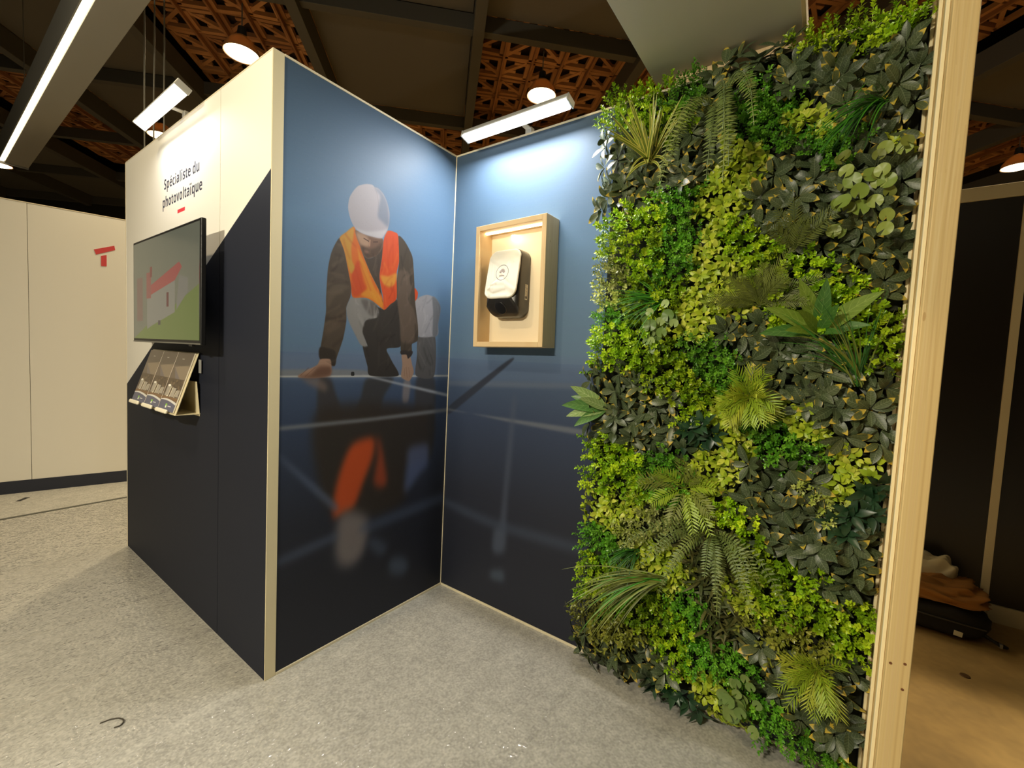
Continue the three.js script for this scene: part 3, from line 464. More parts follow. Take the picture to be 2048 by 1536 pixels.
// ---------------------------------------------------------------- small things
{
  const red = std(sc(206, 56, 56), 0.5), th = 1.314, ax = [Math.cos(th), -Math.sin(th)], nx = [Math.sin(th), Math.cos(th)];
  const onWall = (s, y) => [-3.87 + ax[0] * s + nx[0] * 0.0012, y, 1.41 + ax[1] * s + nx[1] * 0.0012];
  const strip = (label, s, y, pts) => { const sh = new THREE.Shape(pts.map((p) => new THREE.Vector2(...p))); const e = new THREE.ExtrudeGeometry(sh, { depth: 0.0012, bevelEnabled: false }); const m = mesh('tape_strip', e, red, null, onWall(s, y), [0, th, 0]); m.userData = { label, category: 'tape' }; };
  strip('longer slanting strip of red tape on the white partition', 0.665, 2.19, [[-0.0725, 0], [-0.058, -0.044], [0.0725, 0.022], [0.066, 0.060]]); strip('short upright strip of red tape below the slanting one', 0.660, 2.10, [[-0.02, -0.052], [0.018, -0.05], [0.018, 0.055], [-0.02, 0.04]]);
  const mark = mesh('tape_mark', box(0.10, 0.002, 0.032, 0.0008), std(sc(44, 44, 44), 0.6), null, [-3.60, 0.0012, 1.31], [0, -0.66, 0]); mark.userData = { label: 'short dark tape mark on the floor below the white partition', category: 'tape' };
  const ln = mesh('floor_strip', box(0.035, 0.003, 4.2, 0.001), std(sc(78, 78, 70), 0.6), null, [-3.10, 0.0016, 1.7], [0, 0, 0]); ln.userData = { label: 'long dark tape strip on the floor in front of the white partition', category: 'tape' };
  const hook = mesh('wire_piece', tube([[-0.232, 0.003, 1.466], [-0.225, 0.003, 1.437], [-0.205, 0.004, 1.417], [-0.180, 0.004, 1.412], [-0.166, 0.004, 1.424], [-0.172, 0.003, 1.440]], 0.0022, 30, 6), std(sc(70, 64, 54), 0.5), null); hook.userData = { label: 'thin curled piece of wire lying on the shiny grey floor', category: 'wire' };
  const speck = mesh('dark_disc', new THREE.CylinderGeometry(0.017, 0.019, 0.004, 20), std(sc(84, 60, 30), 0.6), null, [2.41, 0.0022, -1.002]); speck.userData = { label: 'small dark round cap on the tan floor past the post', category: 'disc' };
  [[-1.99, 0.90, 0.02], [-1.94, 0.86, -0.03], [-1.90, 0.82, 0.02]].forEach(([x, z, k], i) => { const m = mesh('cable', tube([[x - 0.02, 0.004, z], [x, 1.2, z - 0.02], [x + k * 0.4, 2.6, z], [x + 0.01, 3.6, z], [x, 4.60, z]], 0.0045, 40, 6), std(sc(128, 124, 112), 0.5), null); m.userData = { label: ['pale hanging cable nearest the wall edge behind the lettered wall', 'middle one of three pale cables hanging behind the lettered wall', 'third pale cable behind the lettered wall, closest to the lamp bar'][i], category: 'cable', group: 'cables hanging behind the lettered wall' }; });
}
{ // bag with clothes in the next stand
  const bag = thing('bag', 'black holdall lying on the tan floor past the timber post', 'bag', [2.33, 0, -1.53]);
  const lump = (w, h, d, amp, f, seg = 40) => { const g = new THREE.SphereGeometry(1, seg, seg / 2), p = g.attributes.position; for (let i = 0; i < p.count; i++) { let x = p.getX(i), y = p.getY(i), z = p.getZ(i); const e = 0.55; x = Math.sign(x) * Math.pow(Math.abs(x), e); y = Math.sign(y) * Math.pow(Math.abs(y), e); z = Math.sign(z) * Math.pow(Math.abs(z), e); const n = amp * (Math.sin(x * f + z * f * 1.7) * Math.sin(z * f * 1.3 - x * 2.1 + y * f)); p.setXYZ(i, x * w / 2 * (1 + n), (y * 0.5 + 0.5) * h * (1 + n * (y > 0 ? 1.6 : 0)), z * d / 2 * (1 + n)); } g.computeVertexNormals(); return g; };
  const cloth = std(sc(30, 28, 24), 0.8);
  mesh('body', lump(0.50, 0.17, 0.36, 0.05, 4), cloth, bag); mesh('patch', box(0.034, 0.026, 0.002, 0.0005), std(sc(226, 220, 190), 0.5), bag, [0.115, 0.045, 0.186], [-0.06, 0, -0.1]); mesh('zip', tube([[-0.22, 0.12, 0.172], [-0.05, 0.105, 0.186], [0.1, 0.10, 0.185], [0.22, 0.09, 0.16]], 0.004, 20), std(sc(70, 68, 62), 0.4), bag);
  mesh('strap', tube([[0.22, 0.06, 0.14], [0.27, 0.035, 0.16], [0.31, 0.010, 0.10], [0.27, 0.008, 0.06], [0.23, 0.03, 0.08]], 0.007, 24), cloth, bag); mesh('buckle', box(0.012, 0.022, 0.016, 0.002), MAT.steel, bag, [0.275, 0.034, 0.160]);
  const heap = (n, label, pos, w, h, d, c, f, amp) => { const m = mesh(n, lump(w, h, d, amp, f, 56), std(c, 0.9), null, pos); m.userData = { label, category: 'clothing' }; return m; };
  heap('jacket', 'crumpled tan jacket heaped on the black holdall', [2.345, 0.160, -1.52], 0.43, 0.095, 0.30, sc(170, 118, 58), 7, 0.13);
  heap('shirt', 'folded pale cloth tucked behind the tan jacket', [2.36, 0.165, -1.64], 0.24, 0.165, 0.13, sc(214, 204, 170), 5, 0.10).rotation.z = 0.1;
}
// ---------------------------------------------------------------- green wall
const SEEDS = {
  A: '102 248, 115 244, 124 231, 173 248, 186 244, 179 244, 167 247, 109 196, 114 185, 148 186, 114 178, 129 166, 170 170, 165 167, 177 167, 191 153, 188 161, 101 149, 111 144, 102 138, 129 136, 124 131, 134 126, 138 117, 107 100, 104 87, 117 86, 100 46, 158 85, 164 74, 172 68, 180 64, 170 56, 190 59, 130 34, 140 33, 136 18, 117 195, 105 187, 110 164, 182 155, 113 95, 112 45, 125 41, 182 56, 164 155',
  B: '154 221, 166 215, 176 209, 150 233, 127 239, 123 197, 128 174, 139 143, 146 140, 101 155, 169 113, 174 110, 161 116, 126 98, 105 59, 145 41, 147 27, 159 27, 174 10, 186 10, 156 227, 147 31, 183 11, 129 182, 129 93',
  V: '101 175, 100 168, 177 96, 123 74, 182 95, 115 70',
  O: '171 45, 176 43, 108 23, 115 20',
  L: '149 214, 154 207, 147 199, 142 191, 140 184, 168 219, 192 207, 140 172, 146 161, 153 158, 137 154, 150 118, 152 111, 154 103, 171 122, 175 118, 183 113, 188 107, 146 91, 109 71, 132 54, 157 58, 153 12, 157 7, 137 178, 149 96, 134 163, 187 99, 116 79, 103 75, 157 55, 128 59, 145 106, 193 15, 195 98',
  D: '101 218, 124 213, 129 220, 112 207, 99 210, 147 244, 157 246, 163 236, 172 232, 177 225, 185 228, 189 232, 191 213, 160 203, 172 200, 158 193, 168 194, 176 193, 183 203, 191 203, 194 186, 186 182, 176 181, 191 176, 185 174, 190 162, 150 151, 159 151, 156 145, 165 139, 172 142, 177 136, 175 130, 182 127, 187 121, 168 146, 105 130, 116 121, 126 118, 119 107, 132 109, 107 111, 160 98, 165 94, 177 103, 160 89, 168 87, 169 80, 177 77, 188 83, 191 73, 187 65, 100 7, 108 8, 116 13, 124 12, 131 16, 167 36, 170 29, 175 27, 183 26, 187 33, 186 19, 190 18, 191 27, 171 94, 180 86, 192 86, 181 180, 179 197, 170 188, 192 195, 139 239, 186 117, 163 207',
  E: '139 109, 143 112, 191 99, 192 94, 188 92, 139 6, 133 6, 143 5',
  F: '152 46, 152 55, 148 69, 151 39, 151 64',
};
const GX0 = 0.965, GX1 = 1.955, GY0 = 0.075, GY1 = 2.475;
function ribbonLeaf({ L = 0.07, W = 0.03, rows = 6, fold = 0.25, bend = 0.2, pointy = 1, widest = 0.45, cup = 0 }) { // along +y, faces +z
  const pos = [], uv = [], idx = [];
  for (let j = 0; j <= rows; j++) {
    const t = j / rows, s = t < widest ? Math.sin(t / widest * Math.PI / 2) : Math.cos((t - widest) / (1 - widest) * Math.PI / 2);
    const w = W / 2 * Math.max(0.02, Math.pow(Math.max(0, s), pointy)), y = L * Math.sin(bend * t) / (bend || 1e-6), z = -L * (1 - Math.cos(bend * t)) / (bend || 1e-6);
    for (const c of [-1, 0, 1]) { pos.push(c * w, y, z + Math.abs(c) * w * (fold + cup * t)); uv.push(c * 0.5 * Math.min(1, w / (W / 2)) + 0.5, t); }
  }
  for (let j = 0; j < rows; j++) for (let c = 0; c < 2; c++) { const a = j * 3 + c; idx.push(a, a + 1, a + 4, a, a + 4, a + 3); }
  const g = new THREE.BufferGeometry(); g.setAttribute('position', new THREE.Float32BufferAttribute(pos, 3)); g.setAttribute('uv', new THREE.Float32BufferAttribute(uv, 2)); g.setIndex(idx); g.computeVertexNormals(); return g;
}
const _m = new THREE.Matrix4(), _x = V(0, 0, 0), _z = V(0, 0, 0);
function pose(p, d, n, s = 1) { const y = d.clone().normalize(); _z.copy(n).addScaledVector(y, -n.dot(y)); if (_z.lengthSq() < 1e-6) _z.set(0.3, 0.1, 1).addScaledVector(y, -y.z); _z.normalize(); _x.crossVectors(y, _z); return new THREE.Matrix4().makeBasis(_x.clone().multiplyScalar(s), y.multiplyScalar(s), _z.clone().multiplyScalar(s)).setPosition(p); }
const outDir = (x, y, spread) => { const d = V(rr(-1, 1) * spread, rr(-1, 1) * spread + 0.12, 1); if (x < GX0 + 0.05) d.x -= 0.9 * (GX0 + 0.05 - x) / 0.05; if (x > GX1 - 0.05) d.x += 0.5 * (x - GX1 + 0.05) / 0.05; if (y < GY0 + 0.06) d.y -= 0.4; if (y > GY1 - 0.06) d.y += 0.9; return d.normalize(); };
function sprig({ pairs, len, L, W, rows = 3, spread = 0.9, fold = 0.3, bend = 0.3, widest = 0.55, pointy = 0.8 }) {
  const gs = [], leaf = ribbonLeaf({ L, W, rows, fold, bend, widest, pointy });
  for (let k = 0; k < pairs; k++) { const t = 0.2 + 0.8 * k / (pairs - 1), az = k * 1.9 + rr(-0.3, 0.3), sc2 = (0.75 + 0.4 * Math.sin(t * 2.6)) * rr(0.85, 1.15); for (const s of [0, Math.PI]) { const a = az + s, e = 0.35 + 0.7 * t * spread; const d = V(Math.cos(a) * Math.cos(e), Math.sin(e), Math.sin(a) * Math.cos(e)); gs.push(leaf.clone().applyMatrix4(pose(V(Math.cos(a) * 0.001, t * len, Math.sin(a) * 0.001), d, V(-Math.cos(a) * 0.5, 1, -Math.sin(a) * 0.5), sc2))); } }
  const st = new THREE.CylinderGeometry(0.0006, 0.001, len, 3, 1, true); st.translate(0, len / 2, 0); const si = st; gs.push(si);
  return mergeGeometries(gs);
}
const leafMat = (c, rough = 0.42, extra = {}) => new THREE.MeshPhysicalMaterial({ color: c, roughness: rough, side: THREE.DoubleSide, ...extra });
const KIND = {
  A: { name: 'boxwood_mat', step: 0.0178, geo: [0, 1, 2].map(() => sprig({ pairs: 7, len: rr(0.045, 0.06), L: 0.0130, W: 0.0088 })), col: [126, 172, 22], alt: [196, 220, 44], spread: 0.95, z: [0.015, 0.085] },
  B: { name: 'fine_leaf_mat', step: 0.0150, geo: [0, 1, 2].map(() => sprig({ pairs: 7, len: rr(0.05, 0.06), L: 0.0105, W: 0.0075, rows: 2 })), col: [84, 150, 34], alt: [128, 186, 52], spread: 0.7, z: [0.015, 0.07] },
  V: { name: 'pale_leaf_mat', step: 0.017, geo: [0, 1].map(() => sprig({ pairs: 6, len: 0.06, L: 0.0130, W: 0.0085, rows: 2 })), col: [150, 166, 70], alt: [206, 212, 136], spread: 0.75, z: [0.015, 0.075] },
  O: { name: 'olive_leaf_mat', step: 0.0205, geo: [0, 1].map(() => sprig({ pairs: 5, len: 0.06, L: 0.017, W: 0.009 })), col: [120, 128, 44], alt: [150, 150, 62], spread: 0.8, z: [0.015, 0.075] },
};
const SEED = []; for (const k in SEEDS) for (const [x, y] of P(SEEDS[k])) SEED.push({ k, x: x / 100, y: y / 100 });
function owner(x, y) { const wx = x + 0.018 * (N16(x * 9, y * 9) - 0.5) * 2, wy = y + 0.018 * (N16(x * 9 + 5, y * 9 + 3) - 0.5) * 2; let b = 9, o = null; for (const s of SEED) { const d = Math.hypot(wx - s.x, wy - s.y); if (d < b) { b = d; o = s; } } return o; }
function grid(step, f) { for (let y = GY0; y <= GY1; y += step) for (let x = GX0; x <= GX1; x += step) f(x + rr(-0.5, 0.5) * step, y + rr(-0.5, 0.5) * step); }
const wallG = thing('foliage_panel', 'tall panel of mixed artificial foliage covering the wall beside the timber post', 'green wall', [0, 0, 0]);
slab('backing_panel', std(sc(40, 44, 26), 0.9), wallG, GX0, GX1, GY0 - 0.02, GY1 + 0.01, 0.0012, 0.022);
const bulge = (x, y) => 0.030 * N8(x * 7.3, y * 7.3) + 0.012 * N16(x * 15, y * 15);
{ // mats of small leaves, one mat to a patch
  for (const k in KIND) {
    const K = KIND[k]; const by = new Map();
    grid(K.step, (x, y) => { const o = owner(x, y); if (o && o.k === k) { if (!by.has(o)) by.set(o, []); by.get(o).push([x, y]); } });
    const mat = leafMat(0xffffff, 0.30);
    for (const pts of by.values()) {
      const im = new THREE.InstancedMesh(K.geo[Math.floor(rnd() * K.geo.length)], mat, pts.length); im.name = numbered(K.name); im.userData.kind = 'stuff'; im.castShadow = im.receiveShadow = true;
      const tone = rr(0.85, 1.12);
      pts.forEach(([x, y], i) => { const d = outDir(x, y, K.spread); im.setMatrixAt(i, pose(V(x, y, rr(...K.z) + bulge(x, y) - 0.01), d, V(rr(-1, 1), rr(-1, 1), 0.2), rr(0.8, 1.2))); const t = Math.pow(rnd(), 1.6); im.setColorAt(i, sc((K.col[0] + (K.alt[0] - K.col[0]) * t) * tone, (K.col[1] + (K.alt[1] - K.col[1]) * t) * tone, (K.col[2] + (K.alt[2] - K.col[2]) * t) * tone)); });
      wallG.add(im);
    }
  }
}
function leafTex(base, vein, tip, tipLen, edge) {
  return canvasTex(128, 256, (x, W, H) => {
    x.fillStyle = base; x.fillRect(0, 0, W, H); for (let i = 0; i < 60; i++) { x.fillStyle = rnd() < 0.5 ? 'rgba(255,255,255,0.03)' : 'rgba(0,0,0,0.05)'; x.beginPath(); x.ellipse(rr(0, W), rr(0, H), rr(4, 16), rr(4, 16), 0, 0, 7); x.fill(); }
    if (tip) { x.fillStyle = tip; x.filter = 'blur(5px)'; x.beginPath(); x.moveTo(-20, -20); x.lineTo(W + 20, -20); x.lineTo(W + 20, H * tipLen * rr(0.8, 1.5)); x.lineTo(W * 0.5, H * tipLen * 0.75); x.lineTo(-20, H * tipLen * rr(0.8, 1.5)); x.fill(); if (edge) { x.fillRect(-8, 0, 20, H * edge); x.fillRect(W - 12, 0, 20, H * edge); } x.filter = 'none'; }
    x.strokeStyle = vein; x.lineWidth = 4; x.beginPath(); x.moveTo(W / 2, 0); x.lineTo(W / 2, H); x.stroke(); x.lineWidth = 2; for (let j = 0; j < 8; j++) for (const s of [-1, 1]) { x.beginPath(); x.moveTo(W / 2, H - j * 30 - 10); x.quadraticCurveTo(W / 2 + s * 30, H - j * 30 - 26, W / 2 + s * 60, H - j * 30 - 50); x.stroke(); }
  });
}
const laurelMats = [['rgb(68,82,52)', 'rgba(150,160,128,0.7)', null, 0, 0], ['rgb(78,90,56)', 'rgba(150,158,128,0.7)', 'rgb(210,182,58)', 0.22, 0], ['rgb(62,76,48)', 'rgba(140,150,120,0.7)', null, 0, 0], ['rgb(82,92,54)', 'rgba(140,140,92,0.5)', 'rgb(200,172,60)', 0.26, 0.6]].map((a) => leafMat(0xffffff, 0.40, { map: leafTex(...a) }));
const limeMats = [sc(178, 196, 48), sc(150, 176, 40), sc(200, 208, 76)].map((c) => leafMat(c, 0.42));
const laurelGeo = [0, 1, 2].map((i) => ribbonLeaf({ L: 0.066, W: 0.027, rows: 7, fold: 0.26, bend: 0.35 + 0.25 * i, widest: 0.55, pointy: 0.85 }));
const limeGeo = [0, 1].map((i) => ribbonLeaf({ L: 0.030, W: 0.0165, rows: 4, fold: 0.28, bend: 0.3 + 0.4 * i, widest: 0.5, pointy: 0.85 }));
function rosettes(kind, step, name, leafName, geos, mats, nLeaf, size, zr, tilt, elev, single, weights) {
  const spots = []; grid(step, (x, y) => { const o = owner(x, y); if (o && o.k === kind) spots.push(V(x, y, rr(...zr) + bulge(x, y))); });
  spots.sort((a, b) => a.distanceTo(camera.position) - b.distanceTo(camera.position));
  const rest = mats.map(() => []); let made = 0;
  for (const p of spots) {
    const axis = outDir(p.x, p.y, tilt); axis.y -= 0.12; axis.normalize(); const t1 = V(1, 0, 0).addScaledVector(axis, -axis.x).normalize(), t2 = V(0, 0, 0).crossVectors(axis, t1); const n = nLeaf[0] + Math.floor(rnd() * (nLeaf[1] - nLeaf[0] + 1)); const own = made + n <= single ? part(name, wallG) : null; const a0 = rr(0, 6.3);
    for (let i = 0; i < n; i++) {
      const a = a0 + i * 2.4 + rr(-0.3, 0.3), e = rr(...elev) + (i > n - 3 ? 0.35 : 0), d = t1.clone().multiplyScalar(Math.cos(a) * Math.cos(e)).addScaledVector(t2, Math.sin(a) * Math.cos(e)).addScaledVector(axis, Math.sin(e));
      const M = pose(p.clone().addScaledVector(d, 0.006), d, axis.clone().addScaledVector(d, -0.2), rr(...size)); const g = geos[Math.floor(rnd() * geos.length)], w = rnd(); let mi = 0; while (mi < mats.length - 1 && w > weights[mi]) mi++;
      if (own) { const m = mesh(leafName, g, mats[mi], own); m.applyMatrix4(M); made++; } else rest[mi].push(g.clone().applyMatrix4(M));
    }
  }
  rest.forEach((gs, i) => { if (gs.length) { const m = mesh(name + '_foliage', mergeGeometries(gs), mats[i], wallG); m.userData.kind = 'stuff'; } });
  return spots.length;
}
const nD = rosettes('D', 0.050, 'laurel_rosette', 'laurel_leaf', laurelGeo, laurelMats, [6, 8], [0.8, 1.2], [0.02, 0.075], 0.6, [0.05, 0.65], 300, [0.34, 0.64, 0.86, 1]);
const nL = rosettes('L', 0.030, 'lime_rosette', 'lime_leaf', limeGeo, limeMats, [6, 8], [0.8, 1.25], [0.03, 0.065], 0.55, [0.2, 0.9], 300, [0.45, 0.8, 1]);
const ivyGeo = [ribbonLeaf({ L: 0.058, W: 0.024, rows: 6, fold: 0.3, bend: 0.5, widest: 0.35, pointy: 1.1 })], ivyMats = [sc(34, 64, 40), sc(46, 76, 50)].map((c) => leafMat(c, 0.34));
rosettes('E', 0.036, 'dark_ivy', 'ivy_leaf', ivyGeo, ivyMats, [6, 8], [0.8, 1.2], [0.045, 0.085], 0.7, [0.2, 0.9], 280, [0.5, 1]);
rosettes('F', 0.030, 'brown_fern', 'fern_leaf', [ribbonLeaf({ L: 0.075, W: 0.011, rows: 5, fold: 0.2, bend: 0.9, widest: 0.3 })], [sc(92, 92, 44), sc(74, 84, 40)].map((c) => leafMat(c, 0.55)), [6, 8], [0.8, 1.3], [0.03, 0.06], 0.8, [0.2, 1.0], 200, [0.5, 1]);

// ---- plants that stand out from the mats
const GROUP = 'accent plants set into the green wall';
function curve(d0, droop, L, n = 8) { // points of a stem that leaves along d0 and bends down
  const pts = [V(0, 0, 0)], d = d0.clone().normalize(), p = V(0, 0, 0); for (let i = 0; i < n; i++) { d.y -= droop / n; d.normalize(); p.addScaledVector(d, L / n); pts.push(p.clone()); } return pts;
}
function blade(pts, W, up = V(0, 0, 1), shape = (t) => Math.min(1, 3 * t + 0.5) * Math.pow(1 - t, 0.55), fold = 0.35) {
  const pos = [], uv = [], idx = [], n = pts.length - 1;
  for (let j = 0; j <= n; j++) { const t = j / n, tan = (j < n ? pts[j + 1].clone().sub(pts[j]) : pts[j].clone().sub(pts[j - 1])).normalize(); const side = V(0, 0, 0).crossVectors(tan, up).normalize(), nor = V(0, 0, 0).crossVectors(side, tan); const w = Math.max(W * 0.02, W / 2 * shape(t)); for (const c of [-1, 0, 1]) { const q = pts[j].clone().addScaledVector(side, c * w).addScaledVector(nor, Math.abs(c) * w * fold); pos.push(q.x, q.y, q.z); uv.push(c * 0.5 + 0.5, t); } }
  for (let j = 0; j < n; j++) for (let c = 0; c < 2; c++) { const a = j * 3 + c; idx.push(a, a + 1, a + 4, a, a + 4, a + 3); }
  const g = new THREE.BufferGeometry(); g.setAttribute('position', new THREE.Float32BufferAttribute(pos, 3)); g.setAttribute('uv', new THREE.Float32BufferAttribute(uv, 2)); g.setIndex(idx); g.computeVertexNormals(); return g;
}
function frond(pts, leafL, leafW, pairs, angle, from = 0.12) { // a rachis with pairs of leaflets
  const c = new THREE.CatmullRomCurve3(pts), gs = [new THREE.TubeGeometry(c, 14, 0.0012, 4)], leaf = ribbonLeaf({ L: 1, W: leafW / leafL, rows: 3, fold: 0.15, bend: 0.35, widest: 0.3 });
  for (let k = 0; k < pairs; k++) { const t = from + (1 - from) * (k + rr(-0.15, 0.15)) / pairs, u = Math.min(0.999, Math.max(0, t)), p = c.getPointAt(u), tan = c.getTangentAt(u), side = V(0, 0, 0).crossVectors(tan, V(0.02, 0.1, 1)).normalize(), nor = V(0, 0, 0).crossVectors(side, tan).normalize(); const l = leafL * (0.35 + 0.65 * Math.sin(Math.PI * Math.min(1, 0.15 + 0.85 * t) * 0.98)) * rr(0.85, 1.1); for (const s of [-1, 1]) gs.push(leaf.clone().applyMatrix4(pose(p, side.clone().multiplyScalar(s * Math.sin(angle)).addScaledVector(tan, Math.cos(angle)).addScaledVector(nor, rr(-0.05, 0.2)), nor, l))); }
  return mergeGeometries(gs);
}
function accent(name, label, category, x, y, z = 0.07) { const t = thing(name, label, category, [x, y, z], 0, GROUP); mesh('stem', new THREE.CylinderGeometry(0.006, 0.009, z - 0.015, 8), stemMat, t, [0, 0, -(z - 0.015) / 2 - 0.001], [Math.PI / 2, 0, 0]); return t; }
const stemMat = std(sc(70, 80, 36), 0.7);
function tuft(t, n, dirOf, L, droop, W, mats, name = 'blade') { for (let i = 0; i < n; i++) mesh(name, blade(curve(dirOf(i), rr(...droop), rr(...L)), W * rr(0.8, 1.2), V(rr(-0.3, 0.3), 0.2, 1)), mats[i % mats.length], t, [rr(-0.012, 0.012), rr(-0.012, 0.012), rr(-0.01, 0.015)]); }
const G = { bright: leafMat(sc(70, 142, 34), 0.42), mid: leafMat(sc(56, 116, 34), 0.42), dark: leafMat(sc(40, 88, 32), 0.42), olive: leafMat(sc(112, 122, 44), 0.5), olive2: leafMat(sc(92, 102, 40), 0.5), yellow: leafMat(sc(168, 178, 50), 0.42), lime: leafMat(sc(142, 168, 40), 0.42), fern: leafMat(sc(100, 118, 58), 0.5), fern2: leafMat(sc(128, 142, 70), 0.5), pale: leafMat(sc(150, 172, 104), 0.4) };
const striped = leafMat(0xffffff, 0.42, { map: canvasTex(64, 128, (x) => { x.fillStyle = 'rgb(104,124,42)'; x.fillRect(0, 0, 64, 128); x.fillStyle = 'rgb(204,196,92)'; x.fillRect(0, 0, 14, 128); x.fillRect(50, 0, 14, 128); x.fillStyle = 'rgb(140,150,54)'; x.fillRect(29, 0, 6, 128); }) });
const broadTex = leafMat(0xffffff, 0.38, { map: leafTex('rgb(66,110,42)', 'rgba(130,164,90,0.6)', null, 0, 0) }), broadTex2 = leafMat(0xffffff, 0.38, { map: leafTex('rgb(110,136,44)', 'rgba(160,180,90,0.6)', null, 0, 0) });
const lilyTex = leafMat(0xffffff, 0.36, { map: leafTex('rgb(136,164,96)', 'rgba(214,224,176,0.8)', null, 0, 0) });

{ const t = accent('striped_sword_plant', 'spiky yellow-edged sword-leaved plant fanning upward near the top of the foliage', 'plant', 1.155, 2.175, 0.10);
  tuft(t, 26, (i) => { const a = -0.95 + 1.9 * ((i * 0.618) % 1) + rr(-0.15, 0.15); return V(Math.sin(a) * 0.8, Math.cos(a) * 1.0, rr(0.15, 1.1)); }, [0.17, 0.26], [0.05, 0.5], 0.0165, [striped], 'sword_leaf');
  tuft(t, 6, () => V(rr(-1, 1), rr(-0.2, 0.4), 0.8), [0.13, 0.17], [0.9, 1.6], 0.015, [striped], 'sword_leaf'); }
{ const t = accent('boston_fern', 'hanging grey-green fern trailing down the upper part of the foliage', 'fern', 1.395, 2.33, 0.10);
  for (let i = 0; i < 13; i++) { const a = rr(-1.1, 1.1); mesh('frond', frond(curve(V(Math.sin(a) * 0.55, rr(-0.15, 0.6), rr(0.5, 0.9)), rr(2.0, 3.2), rr(0.26, 0.52), 10), 0.030, 0.0085, 24, 1.25), i % 3 ? G.fern : G.fern2, t); } }
{ const t = accent('boston_fern', 'hanging pale fern spilling from the lower middle of the foliage', 'fern', 1.478, 0.745, 0.10);
  for (let i = 0; i < 15; i++) { const a = rr(-1.6, 1.6); mesh('frond', frond(curve(V(Math.sin(a) * rr(0.5, 1.4), rr(-0.1, 0.9), rr(0.3, 1.0)), rr(1.5, 3.2), rr(0.16, 0.40), 10), 0.024, 0.0075, 20, 1.2), i % 3 ? G.fern : G.fern2, t); } }
{ const t = accent('grass_tuft', 'deep green arching grass tuft beside the post near the top', 'grass plant', 1.865, 2.20, 0.10);
  tuft(t, 46, () => V(rr(-1.5, -0.15), rr(-0.35, 0.45), rr(0.3, 0.9)), [0.16, 0.27], [0.8, 1.7], 0.0052, [G.bright, G.mid, G.dark]); }
{ const t = accent('grass_tuft', 'bright thin grass tuft pointing toward the blue wall, above the pale round leaves', 'grass plant', 1.235, 1.625, 0.09);
  tuft(t, 44, () => V(rr(-1.4, -0.2), rr(-0.5, 0.75), rr(0.2, 0.8)), [0.13, 0.22], [0.3, 0.9], 0.0046, [G.bright, G.mid]); }
{ const t = accent('grass_tuft', 'wispy upright grass tuft with curling tips beside the post at mid height', 'grass plant', 1.868, 1.345, 0.085);
  tuft(t, 60, () => V(rr(-0.75, 0.16), rr(0.8, 1.3), rr(0.1, 0.55)), [0.18, 0.34], [0.2, 1.5], 0.0042, [G.mid, G.dark, G.olive]); }
{ const t = accent('grass_tuft', 'small dark green grass tuft above the long grass near the bottom', 'grass plant', 1.205, 0.60, 0.08);
  tuft(t, 40, () => V(rr(-1.3, 0.1), rr(-0.5, 0.3), rr(0.3, 0.9)), [0.10, 0.18], [0.6, 1.2], 0.0044, [G.mid, G.dark]); }
{ const t = accent('grass_tuft', 'long arching grass tuft sweeping past the lower edge toward the mural', 'grass plant', 1.325, 0.53, 0.115);
  tuft(t, 64, () => V(rr(-1.5, -0.5), rr(-0.35, 0.35), rr(0.2, 0.75)), [0.24, 0.42], [0.6, 1.5], 0.0066, [G.olive, G.bright, G.fern2, G.olive2]); }
{ const t = accent('feathery_fern', 'olive feathery fern fanning upward right of the lime leaves', 'fern', 1.575, 1.60, 0.09);
  for (let i = 0; i < 15; i++) { const a = -1.35 + 2.7 * (i / 14) + rr(-0.1, 0.1); mesh('frond', frond(curve(V(Math.sin(a), Math.cos(a) * 0.95 + 0.1, rr(0.25, 0.9)), rr(0.1, 0.7), rr(0.14, 0.22), 7), 0.040, 0.0040, 22, 0.75), i % 2 ? G.olive : G.olive2, t); } }
{ const t = accent('feathery_fern', 'dark feathery fern frond among the dark laurel leaves', 'fern', 1.665, 1.775, 0.115);
  for (let i = 0; i < 6; i++) { const a = -0.5 + 1.2 * (i / 5); mesh('frond', frond(curve(V(Math.sin(a), Math.cos(a) * 0.9, rr(0.3, 0.8)), rr(0.4, 0.9), rr(0.13, 0.19), 7), 0.036, 0.0055, 18, 0.95), G.olive2, t); } }
{ const t = accent('bamboo_palm', 'yellow-green palm tuft with narrow leaflets in the middle of the foliage', 'palm', 1.57, 1.275, 0.11);
  for (let i = 0; i < 22; i++) { const a = i * 2.4 + rr(-0.3, 0.3); mesh('frond', frond(curve(V(Math.sin(a), Math.cos(a) * 0.8 + 0.15, rr(0.3, 1.8)), rr(0.2, 1.0), rr(0.10, 0.17), 7), 0.062, 0.0065, 8, 0.55, 0.15), i % 2 ? G.lime : G.yellow, t); } }
{ const t = accent('bamboo_palm', 'yellow-green spiky palm tuft beside the post near the floor', 'palm', 1.83, 0.40, 0.11);
  for (let i = 0; i < 22; i++) { const a = i * 2.4 + rr(-0.3, 0.3); mesh('frond', frond(curve(V(Math.sin(a) > 0 ? Math.sin(a) * 0.45 : Math.sin(a), Math.cos(a) * 0.8, rr(0.4, 1.8)), rr(0.3, 1.1), rr(0.10, 0.17), 7), 0.052, 0.0055, 9, 0.55, 0.15), i % 3 ? G.lime : G.yellow, t); } }
{ const t = accent('bamboo_palm', 'yellow-green palm fronds below the dark ivy, left of the dark laurel clump', 'palm', 1.375, 0.905, 0.10);
  for (let i = 0; i < 11; i++) { const a = i * 2.4; mesh('frond', frond(curve(V(Math.sin(a), Math.cos(a) * 0.8 + 0.2, rr(0.3, 0.8)), rr(0.4, 1.1), rr(0.13, 0.2), 7), 0.046, 0.0085, 12, 0.85, 0.15), i % 2 ? G.lime : G.olive, t); } }
